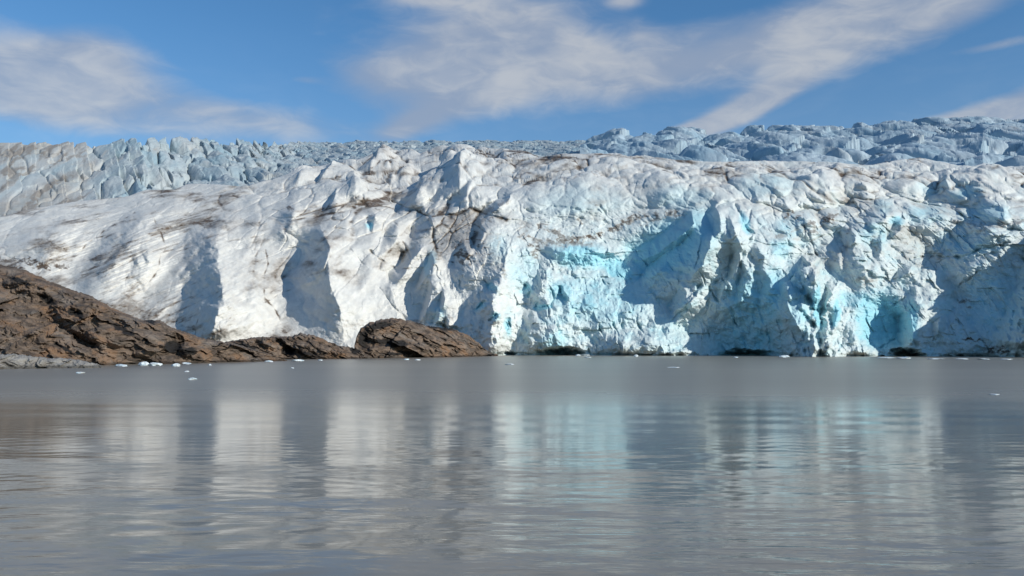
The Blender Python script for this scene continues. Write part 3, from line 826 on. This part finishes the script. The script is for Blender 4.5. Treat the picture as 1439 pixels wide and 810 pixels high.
DIRT = [
    (55, 372, 42, 12, 6, 1.0), (20, 378, 30, 12, 0, .9), (408, 292, 10, 9, 0, .8), (652, 362, 28, 26, 0, .9), (640, 345, 24, 10, 20, .7), (690, 300, 22, 22, 0, .65),
    (800, 340, 50, 10, 5, .85), (752, 352, 20, 18, 20, .8), (830, 332, 26, 8, -10, .9), (815, 312, 8, 10, 0, .7), (1112, 302, 20, 16, 0, .8), (1160, 312, 22, 16, 0, .85),
    (1228, 340, 10, 26, 0, .7), (1215, 395, 30, 14, 15, .55), (1140, 325, 30, 10, -15, .7), (1355, 425, 16, 12, 0, .8), (1368, 478, 30, 6, 10, 1.0), (1402, 492, 34, 8, 14, 1.0),
    (1375, 320, 24, 18, 0, .6), (1410, 315, 26, 8, 5, .6), (625, 448, 24, 14, 10, .55), (585, 452, 30, 8, 5, .6), (672, 462, 14, 22, 0, .6), (505, 455, 50, 12, 0, .45),
    (530, 470, 20, 12, 0, .5), (360, 470, 80, 10, 5, .4), (1160, 490, 20, 12, 0, .4), (735, 320, 20, 18, 0, .5), (560, 245, 30, 10, 0, .4), (680, 232, 30, 12, 0, .4),
    (720, 240, 40, 14, -10, .5), (845, 250, 30, 10, 0, .55), (1000, 250, 40, 6, 0, .4), (1040, 240, 60, 8, 0, .5), (1230, 255, 40, 8, -12, .5), (640, 225, 20, 6, 0, .45),
]
DIRT_BANDS = [
    ([(760, 318), (800, 336), (830, 336), (862, 320), (905, 302), (958, 300)], 9, .75), ([(730, 330), (760, 342), (790, 342), (830, 345)], 10, .7),
    ([(900, 318), (930, 305), (968, 296)], 6, .6), ([(1090, 332), (1130, 318), (1175, 300)], 8, .7), ([(640, 340), (668, 320), (690, 300), (715, 284)], 9, .55),
    ([(700, 330), (700, 360), (710, 390)], 6, .5), ([(755, 255), (800, 258), (845, 250), (880, 240)], 5, .5), ([(930, 265), (960, 252), (1010, 248), (1060, 240)], 5, .45),
    ([(545, 225), (575, 240), (600, 262)], 6, .4), ([(720, 258), (760, 240), (800, 225)], 7, .5), ([(1340, 312), (1400, 318), (1439, 312)], 6, .6),
    ([(1190, 258), (1225, 246), (1260, 240)], 5, .5), ([(600, 300), (620, 330), (640, 345)], 8, .5), ([(0, 365), (60, 366), (92, 376)], 8, .8),
    ([(300, 276), (350, 268), (420, 262), (470, 255)], 8, .35), ([(130, 392), (190, 350), (240, 318), (290, 290)], 16, .35), ([(210, 440), (250, 390), (290, 340), (330, 300)], 20, .38),
]
BLUE = [
    (815, 360, 55, 22, 8, .75), (870, 378, 40, 20, 25, .8), (850, 420, 90, 50, 0, .38), (790, 410, 24, 22, 0, .6), (762, 430, 16, 8, 0, 1.0), (940, 350, 90, 50, -25, .72),
    (920, 345, 40, 18, -20, .85), (980, 320, 40, 40, 0, .6), (1060, 430, 60, 60, 0, .6), (1050, 480, 70, 40, 0, .6), (1100, 350, 20, 20, 0, .5), (1085, 410, 30, 40, 0, .65),
    (1120, 420, 26, 60, 0, .4), (1148, 430, 7, 40, 0, 1.0), (1175, 440, 7, 26, 15, .9), (1238, 452, 46, 52, 0, .95), (1215, 425, 30, 20, 0, .6), (1190, 420, 14, 16, 0, .5),
    (690, 404, 14, 8, 30, .85), (677, 430, 12, 7, -30, .95), (695, 446, 12, 8, 0, .8), (714, 460, 7, 18, 0, .7), (740, 408, 12, 12, 0, .6), (519, 318, 6, 8, 0, 1.0),
    (604, 370, 9, 24, 10, .7), (618, 440, 12, 20, 0, .5), (700, 350, 20, 30, 0, .35), (1046, 312, 8, 20, -20, .8), (1260, 312, 14, 10, 0, .7), (1230, 330, 30, 20, 0, .45),
    (1350, 345, 60, 25, 0, .3), (1400, 430, 60, 60, 0, .32), (1360, 275, 30, 8, 0, .55), (1310, 265, 30, 10, 0, .4), (1300, 300, 40, 20, 0, .35), (1390, 300, 40, 15, 0, .4),
    (1080, 265, 60, 20, 0, .3), (820, 285, 90, 25, 0, .25), (960, 280, 60, 18, 0, .3), (940, 470, 40, 30, 0, .2), (780, 480, 30, 20, 0, .4), (735, 380, 30, 40, 0, .3), (1280, 450, 12, 40, 0, .6),
    (1240, 290, 20, 12, 0, .5), (1110, 320, 30, 20, 0, .35),
]
gl_x, gl_crest, gl_Y = build_glacier()


# ------------------------------------------------------------------ serac fields behind
def serac_field(name, mat, x0, x1, step, M, top, far, ybot_off, cell, height, lean, label, tables):
    xs = np.arange(x0, x1, step)
    N = len(xs)
    crest = np.interp(xs, gl_x, gl_crest)
    cy = np.interp(xs, gl_x, gl_Y)
    k = np.ones(41) / 41.0
    cy = np.convolve(np.pad(cy, 20, mode='edge'), k, 'valid')
    ytop = np.interp(xs, top[0], top[1])
    ybot = np.maximum(crest + ybot_off, ytop + 4)
    near = cy * 1.03 + 10
    farY = np.interp(xs, far[0], far[1])
    tt = np.linspace(0, 1, M)[:, None] ** 1.0
    PX = np.repeat(xs[None, :], M, 0)
    PY = ytop[None, :] + (ybot - ytop)[None, :] * tt
    Y = farY[None, :] * (near / farY)[None, :] ** tt
    ax, ez = rays(PX, PY)
    X = ax * Y
    Z = CAMH + ez * Y
    amp = np.interp(PX, tables[0], tables[1])
    wX = X + 2.2 * fbm(X / 22, Y / 22, 301, 3)
    wY = Y + 2.2 * fbm(X / 22, Y / 22, 302, 3)
    f1, g1 = facets((.87 * wX + .5 * wY) / cell[0], (-.5 * wX + .87 * wY) / cell[1], 311, 1.0, 0.6, 1.0, lean)
    f2, g2 = facets((.87 * wX + .5 * wY) / (cell[0] * .42), (-.5 * wX + .87 * wY) / (cell[1] * .42), 331, 1.0, 0.9, .8, lean * .6)
    H = height * (np.clip(f1 + .45, -.5, 1) + .20 * f2)
    f3, g3 = facets(wX / (cell[0] * .16), (wY + 1.5 * H) / (cell[1] * .16), 351, 1.0, 0.9, .8)
    H = H + height * .06 * f3 - height * .75 * np.exp(-(g1 / .10) ** 2)
    H += height * .25 * fbm(X / 60, Y / 90, 371, 3)
    H = H * sstep(1.0, .86, tt) - 10 * sstep(.9, 1, tt)
    Z = Z + H * amp
    patch = fbm(X / 50, Y / 120, 381, 4, .6)
    ds = np.interp(PX, tables[0], tables[2])
    ridge_d = ridged(X / 40, Y / 90, 391, 4, .6)
    dirt = np.clip(sstep(.05, .7, patch + ds - .2) * .6 + sstep(.75, .95, ridge_d + (ds - .3) * .4) * ds * 1.2, 0, 1)
    blue = np.clip(sstep(-.2, .6, fbm(X / 30, Y / 60, 395, 4) + .1) * .55 + .15 - ds * .4, 0, 1)
    # far side falls away
    bx = [X[:1] * (1 + .02 * k) for k in range(6, 0, -1)]
    by = [Y[:1] * (1 + .02 * k) for k in range(6, 0, -1)]
    bz = [Z[:1] - 1.2 * k ** 1.6 for k in range(6, 0, -1)]
    XX, YY, ZZ = np.vstack(bx + [X, X[-1:]]), np.vstack(by + [Y, Y[-1:] - 2]), np.vstack(bz + [Z, Z[-1:] - 60])

    def ext(a):
        return np.vstack([np.repeat(a[:1], 6, 0), a, a[-1:]])
    c = np.array([XX.mean(), YY.mean(), 0])
    me = mesh_from(name, np.stack([XX, YY, ZZ], -1).reshape(-1, 3) - c, grid_quads(*XX.shape), mat,
                   {'dirt': ext(dirt).ravel(), 'blue': ext(blue).ravel()})
    o = link(name, me)
    o.location = c
    return tag(o, label, 'icefield')


serac_field('serac_field', FAR_ICE, -110, 905, 0.9, 330,
            ([-110, 0, 75, 175, 212, 267, 317, 360, 405, 430, 510, 622, 720, 845, 905], [203, 203, 204, 206, 206, 205, 205, 205, 207, 207, 205, 204, 204, 204, 205]),
            ([-110, 200, 350, 450, 905], [900, 950, 1200, 1900, 2100]), 26, (12, 34), 13, .85,
            'distant jagged field of small blue seracs and dirty ice on the left skyline',
            ([-110, 0, 120, 200, 905], [.10, .13, .32, .8, .9], [.72, .66, .5, .2, .05]))
serac_field('serac_ridge', SERAC_ICE, 815, 1650, 0.9, 330,
            ([815, 850, 860, 875, 900, 920, 930, 955, 1000, 1045, 1080, 1105, 1142, 1180, 1212, 1227, 1250, 1292, 1330, 1405, 1439, 1650],
             [214, 209, 205, 203, 207, 208, 204, 201, 200, 199, 195, 197, 196, 196, 191, 195, 191, 188, 185, 180, 183, 182]),
            ([815, 900, 1100, 1650], [1150, 1150, 1200, 1300]), 26, (21, 50), 20, .84,
            'ridge of large shaded blue ice blocks along the right skyline',
            ([815, 1000, 1650], [1.0, 1.0, 1.0], [.08, .12, .2]))


# ------------------------------------------------------------------ brown rocks at the left
def rock(name, x0, x1, top, bot, slope, label, mat=ROCK, seed=1, amp=1.0, tone=None, step=0.7, M=170, shift=0.0, humps=(), dark=()):
    xs = np.arange(x0, x1, step)
    ytop = np.interp(xs, *top) + 2.2 * fbm(xs / 13, xs * 0, seed + 71, 3) + 1.3 * fbm(xs / 4, xs * 0, seed + 73, 2)
    ybot = np.interp(xs, *bot)
    tt = np.linspace(0, 1, M)[:, None]
    PX = np.repeat(xs[None, :], M, 0)
    PY = ytop[None] + (ybot - ytop)[None] * tt
    ax, ez = rays(PX, PY)
    Y = np.zeros_like(PX)
    Y[-1] = -CAMH / ez[-1] + shift
    sl = np.tan(np.radians(slope[0] + (slope[1] - slope[0]) * tt))
    den = np.maximum(sl - ez, .12)
    for j in range(M - 2, -1, -1):
        Y[j] = Y[j + 1] * (1 + (ez[j] - ez[j + 1]) / den[j])
    X, Z = ax * Y, CAMH + ez * Y
    # layers dip down to the right, with gullies between
    r = math.radians(27)
    U = X * math.cos(r) - Z * math.sin(r)
    Vv = X * math.sin(r) + Z * math.cos(r)
    U = U + 1.5 * fbm(X / 6, Z / 6, seed + 3, 3)
    Vv = Vv + 1.2 * fbm(X / 5, Z / 5, seed + 5, 3)
    f1, g1 = facets(U / 17, Vv / 6, seed + 11, 1.0, 1.2, 1.0)
    f2, g2 = facets(U / 5.5, Vv / 1.7, seed + 21, 1.0, 1.2, 1.0)
    f3, g3 = facets(U / 2.0, Vv / .8, seed + 31, 1.0, 1.2, 1.0)
    D = amp * (7.0 * (f1 + .35) + 3.0 * (f2 + .35) + 1.9 * (f3 + .35) + 1.2 * fbm(X / 14, Z / 9, seed + 41, 4) + 1.3 * (ridged(U / 3.4, Vv / .9, seed + 45, 3) - .65))
    for (cx, cy, rx, ry, rot, a) in humps:
        e = ellipse(PX + 3 * fbm(PX / 9, PY / 9, seed + 61, 2), PY + 3 * fbm(PX / 9, PY / 9, seed + 63, 2), cx, cy, rx, ry, rot)
        D += a * np.clip(1 - e * e, 0, 1)
    edge = sstep(0, .08, tt)
    Yn = Y - D * edge
    XX, ZZ = ax * Yn, CAMH + ez * Yn
    tn = np.clip(sstep(-.1, .6, fbm(U / 7, Vv / 2.5, seed + 51, 4)) * .35, 0, 1) if tone is None else np.clip(tone(PX, PY) + .2 * fbm(PX / 8, PY / 4, seed + 53, 3), 0, 1)
    for (cx, cy, rx, ry, rot) in dark:  # shade of hollows, overhangs and left faces, painted into the rock colour
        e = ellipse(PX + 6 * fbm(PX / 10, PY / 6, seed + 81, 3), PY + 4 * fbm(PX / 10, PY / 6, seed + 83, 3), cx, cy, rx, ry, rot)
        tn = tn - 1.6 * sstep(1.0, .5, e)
    bx = [ax[:1] * Yn[:1] * (1 + .012 * k) for k in range(8, 0, -1)]
    by = [Yn[:1] * (1 + .012 * k) for k in range(8, 0, -1)]
    bz = [ZZ[:1] - .30 * k ** 1.6 for k in range(8, 0, -1)]
    XX, YY = np.vstack(bx + [XX, XX[-1:], XX[-1:]]), np.vstack(by + [Yn, Yn[-1:], Yn[-1:]])
    ZZ = np.vstack(bz + [ZZ, ZZ[-1:] - 2, ZZ[-1:] - 5])
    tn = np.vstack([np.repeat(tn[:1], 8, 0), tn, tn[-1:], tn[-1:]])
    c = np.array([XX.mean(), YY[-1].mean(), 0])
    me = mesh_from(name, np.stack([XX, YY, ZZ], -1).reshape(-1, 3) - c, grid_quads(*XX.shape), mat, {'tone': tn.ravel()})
    o = link(name, me)
    o.location = c
    return tag(o, label, 'rock')


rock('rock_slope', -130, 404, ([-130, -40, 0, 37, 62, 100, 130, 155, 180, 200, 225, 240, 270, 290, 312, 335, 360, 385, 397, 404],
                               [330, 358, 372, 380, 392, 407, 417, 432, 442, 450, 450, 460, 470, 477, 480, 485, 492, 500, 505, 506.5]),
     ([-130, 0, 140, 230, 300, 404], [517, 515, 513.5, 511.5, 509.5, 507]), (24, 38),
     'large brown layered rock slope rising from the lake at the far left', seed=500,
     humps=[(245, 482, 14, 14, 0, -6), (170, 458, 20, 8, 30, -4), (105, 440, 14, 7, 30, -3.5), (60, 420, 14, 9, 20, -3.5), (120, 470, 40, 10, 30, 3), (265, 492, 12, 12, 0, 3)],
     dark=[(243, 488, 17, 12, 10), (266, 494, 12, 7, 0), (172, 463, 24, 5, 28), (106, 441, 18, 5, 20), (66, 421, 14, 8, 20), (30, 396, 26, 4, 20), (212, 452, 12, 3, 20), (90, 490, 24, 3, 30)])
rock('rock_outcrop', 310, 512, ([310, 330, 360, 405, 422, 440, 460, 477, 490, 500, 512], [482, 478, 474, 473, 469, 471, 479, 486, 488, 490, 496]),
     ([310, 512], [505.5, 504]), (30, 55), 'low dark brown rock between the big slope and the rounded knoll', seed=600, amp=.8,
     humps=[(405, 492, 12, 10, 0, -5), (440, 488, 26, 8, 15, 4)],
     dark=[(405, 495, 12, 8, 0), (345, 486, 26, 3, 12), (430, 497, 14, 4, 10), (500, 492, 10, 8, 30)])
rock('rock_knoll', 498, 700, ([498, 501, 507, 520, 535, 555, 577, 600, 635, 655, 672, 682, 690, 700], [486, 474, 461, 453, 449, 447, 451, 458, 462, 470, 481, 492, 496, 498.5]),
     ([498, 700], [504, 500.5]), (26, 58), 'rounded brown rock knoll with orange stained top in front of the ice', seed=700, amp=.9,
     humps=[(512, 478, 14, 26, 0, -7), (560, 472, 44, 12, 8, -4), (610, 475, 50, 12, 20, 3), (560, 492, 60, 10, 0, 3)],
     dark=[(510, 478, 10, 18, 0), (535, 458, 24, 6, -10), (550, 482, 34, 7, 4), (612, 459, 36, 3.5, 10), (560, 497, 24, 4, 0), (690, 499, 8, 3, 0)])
rock('rock_ledge', -60, 146, ([-60, 0, 20, 40, 60, 95, 120, 138, 146], [494, 498, 497.5, 500, 503, 504, 507.5, 512.5, 515]),
     ([-60, 0, 146], [518.5, 517.8, 515.8]), (14, 50), 'pale washed rock ledge lying low at the waterline below the slope', mat=LEDGE, seed=800, amp=.7, M=80, shift=-6,
     tone=lambda x, y: sstep(8, 2, y - np.interp(x, [0, 60, 146], [499, 504, 513])) * .9)


# ------------------------------------------------------------------ lake
def build_lake():
    M, N = 900, 620
    Yr = np.geomspace(1400, 7.0, M)[:, None]
    t = np.linspace(-1, 1, N)[None, :]
    Y = np.repeat(Yr, N, 1)
    X = t * (0.78 * Y + 14)
    Z = np.zeros_like(X)
    rng = np.random.default_rng(4)
    calm = sstep(190, 30, Y)
    # low swell from a passing boat, then shorter wind waves
    for i in range(3):
        a = math.radians(83 + rng.uniform(-4, 4))
        L = rng.uniform(5, 9)
        ph = rng.uniform(0, 6.28)
        k = 2 * math.pi / L
        Z += 0.005 * L / 6 * np.sin(k * (math.cos(a) * X + math.sin(a) * Y) + ph + 1.2 * fbm(X / 14, Y / 14, 910 + i, 2)) * calm
    for i in range(10):
        a = math.radians(90 + rng.normal(0, 28))
        L = rng.uniform(.6, 1.9)
        k = 2 * math.pi / L
        Z += 0.0021 * L * np.sin(k * (math.cos(a) * X + math.sin(a) * Y) + rng.uniform(0, 6.28) + 2.0 * fbm(X / 5, Y / 5, 920 + i, 2)) * sstep(70, 18, Y) \
            * np.clip(0.5 + 2.2 * fbm(X / 12, Y / 18, 940 + i, 2), .1, 2.5)
    # the last wash of a wake: a few separate swells crossing the foreground
    for dist, wid, hgt_, k in ((28.5, 1.3, .030, .10), (21.5, 1.6, .030, .07), (17.2, 1.0, .022, .05), (37, 2.0, .014, .14), (14, 1.0, .02, .04)):
        d = Y + k * X - dist + 1.0 * fbm(X / 7, Y / 30, int(dist * 10), 2) + .25 * fbm(X / 1.7, Y / 1.2, int(dist * 10) + 5, 2)
        Z += hgt_ * np.exp(-(d / wid) ** 2) * np.clip(.55 + 1.3 * gnoise(X / 11 + .3, dist + 0 * X, 77) + .35 * (X < 0), .1, 1.2)
    m, tr, b = principled('silty_water')
    geo = tr.n('ShaderNodeNewGeometry').outputs['Position']
    sp = tr.n('ShaderNodeSeparateXYZ')
    tr.put(sp.inputs[0], geo)
    # wind ruffles the water further out, in soft-edged bands
    big = tr.n('ShaderNodeMapping')
    big.inputs['Scale'].default_value = (0.012, 0.03, 1)
    tr.put(big.inputs[0], geo)
    nb = tr.noise(big.outputs[0], 1.0, 4, 0.55)
    dist = tr.m('ADD', sp.outputs[1], tr.m('MULTIPLY', tr.m('SUBTRACT', nb, .5), 70.0))
    windy = tr.smooth(dist, 36.0, 120.0)
    silt = tr.mix(tr.smooth(nb, .35, .65), (0.205, 0.183, 0.144, 1), (0.232, 0.206, 0.164, 1))
    tr.put(b.inputs['Base Color'], silt)
    b.inputs['IOR'].default_value = 1.333
    b.inputs['Specular IOR Level'].default_value = 0.5
    tr.put(b.inputs['Roughness'], tr.m('ADD', 0.07, tr.m('MULTIPLY', windy, 0.25)))
    mp = tr.n('ShaderNodeMapping')
    mp.inputs['Scale'].default_value = (0.38, 1.25, 1)
    tr.put(mp.inputs[0], geo)
    w1 = tr.noise(mp.outputs[0], 1.1, 3, 0.5, 0.4)
    w2 = tr.noise(mp.outputs[0], 3.6, 3, 0.5, 0.3)
    hgt = tr.m('ADD', tr.m('MULTIPLY', w1, 0.075), tr.m('MULTIPLY', w2, 0.013))
    bp = tr.n('ShaderNodeBump')
    near = tr.smooth(sp.outputs[1], 45.0, 18.0)
    pm = tr.n('ShaderNodeMapping')
    pm.inputs['Scale'].default_value = (0.05, 0.13, 1)
    tr.put(pm.inputs[0], geo)
    pn = tr.noise(pm.outputs[0], 1.0, 3, 0.5)
    tr.put(bp.inputs['Strength'], tr.m('ADD', 0.15, tr.m('MULTIPLY', near, tr.smooth(pn, .38, .60, .05, .60))))
    bp.inputs['Distance'].default_value = 1.0
    tr.put(bp.inputs['Height'], hgt)
    tr.put(b.inputs['Normal'], bp.outputs[0])
    me = mesh_from('lake', np.stack([X, Y, Z], -1).reshape(-1, 3), grid_quads(M, N), m)
    tag(link('lake', me), kind='structure')


build_lake()


# ------------------------------------------------------------------ lake bed / ground sheet under everything
def build_ground():
    m, t, b = principled('lake_bed')
    b.inputs['Base Color'].default_value = (0.10, 0.085, 0.07, 1)
    b.inputs['Roughness'].default_value = 0.95
    V = np.array([(-9000, -9000, -14), (9000, -9000, -14), (9000, 9000, -14), (-9000, 9000, -14)], float)
    tag(link('ground', mesh_from('ground', V, np.array([[0, 1, 2, 3]]), m)), kind='structure')


build_ground()


# ------------------------------------------------------------------ floating ice
def ico(level=2):
    import bmesh
    bm = bmesh.new()
    bmesh.ops.create_icosphere(bm, subdivisions=level, radius=1.0)
    V = np.array([v.co[:] for v in bm.verts])
    Fc = [[v.index for v in f.verts] for f in bm.faces]
    bm.free()
    return V, Fc


ICO_V, ICO_F = ico()


def floe(px, py, wpx, hpx, seed, label):
    ax, ez = rays(np.array(float(px)), np.array(float(py)))
    Y = float(-CAMH / ez)
    w, h = wpx / F * Y * .40, hpx / F * Y * (.42 if px > 1000 else .68)
    V = ICO_V.copy()
    n = V / np.linalg.norm(V, axis=1, keepdims=True)
    f, g = facets(n[:, 0] * 1.7 + 5 * seed, n[:, 1] * 1.3 + n[:, 2] * 1.6 + 3 * seed, seed, 1.0, 1.0)
    r = 1 + .8 * (f + .35) + .12 * fbm(n[:, 0] * 3 + seed, n[:, 2] * 3, seed + 9, 2)
    V = V * r[:, None]
    V *= np.array([w, w * .75, h * .72])
    V[:, 2] += h * .28
    me = bpy.data.meshes.new('ice_floe')
    me.from_pydata(V.tolist(), [], ICO_F)
    me.materials.append(FLOE)
    o = link('ice_floe', me)
    o.location = (float(ax) * Y, Y, 0)
    o.rotation_euler = (0, 0, seed * 1.3 % .8 - .4)
    return tag(o, label, 'ice floe', 'ice floes drifting on the lake')


FLOES = [
    (6, 518, 14, 4, 'white ice lump below the pale ledge at the left edge of the picture'),
    (112, 525, 11, 3, 'flat white ice floe on open water in front of the pale ledge tip'),
    (68, 517, 16, 3, 'thin strip of ice against the foot of the pale ledge'),
    (170, 515, 19, 3.5, 'long low ice floe just right of the pale ledge tip'),
    (202, 514, 13, 7, 'tallest white ice lump at the foot of the brown slope'),
    (219, 514, 16, 5.5, 'wide white ice block right beside the tallest lump'),
    (247, 515, 13, 5, 'small pointed ice block under the black hollow in the slope'),
    (263, 512, 15, 3, 'flat white ice strip touching the rocks right of the black hollow'),
    (295, 514, 5, 3, 'single tiny ice bit off the low end of the slope'),
    (262, 523, 7, 2, 'thin ice sliver floating just behind the lone ice floe'),
    (270, 534, 13, 4, 'lone white ice floe well out from the slope, nearest to the viewer'),
    (378, 509, 15, 3, 'flat white ice floe at the tip of the brown slope'),
    (418, 508, 18, 3, 'long white ice floe below the low dark rock'),
    (411, 518, 5, 2, 'tiny ice fleck out on the water below the low dark rock'),
    (450, 507, 8, 2, 'short ice strip by the right end of the low dark rock'),
    (571, 506, 8, 2, 'small ice fleck under the middle of the knoll'),
    (587, 506.5, 9, 2, 'small ice fleck under the orange stained side of the knoll'),
    (716, 513, 12, 2, 'low ice sliver on the water out from the knoll tail'),
    (812, 500.5, 7, 2.5, 'ice fragment in front of the wide waterline cave'),
    (826, 503, 10, 2, 'flat ice fragment near the wide waterline cave mouth'),
    (894, 501.5, 7, 4, 'upright ice fragment in front of the sunlit white foot of the cliff'),
    (946, 517, 18, 1.6, 'thin ice sheet on open water in front of the sunlit white foot'),
    (1034, 503, 8, 3, 'ice fragment at the mouth of the dark shaded cave'),
    (1102, 502.5, 16, 6, 'white ice block beside the foot of the pointed tower'),
    (1246, 503.5, 24, 3, 'wide white ice floe against the base of the blue hollow'),
    (1270, 504, 22, 5, 'white ice block at the mouth of the cave under the blue hollow'),
    (1314, 505, 22, 3, 'long flat ice floe right of the cave under the blue hollow'),
    (1352, 505, 16, 2.5, 'ice strip in front of the dark debris at the cliff foot'),
    (1384, 505.5, 14, 3, 'ice strip at the right end of the dark debris'),
    (1415, 505.5, 18, 2.5, 'ice strip along the cliff foot at the right edge'),
    (1397, 555, 13, 2.5, 'lone flat ice floe on open water at the far right'),
]
for i, (px, py, w, h, lab) in enumerate(FLOES):
    floe(px, py, w, h, 40 + i * 7, lab)
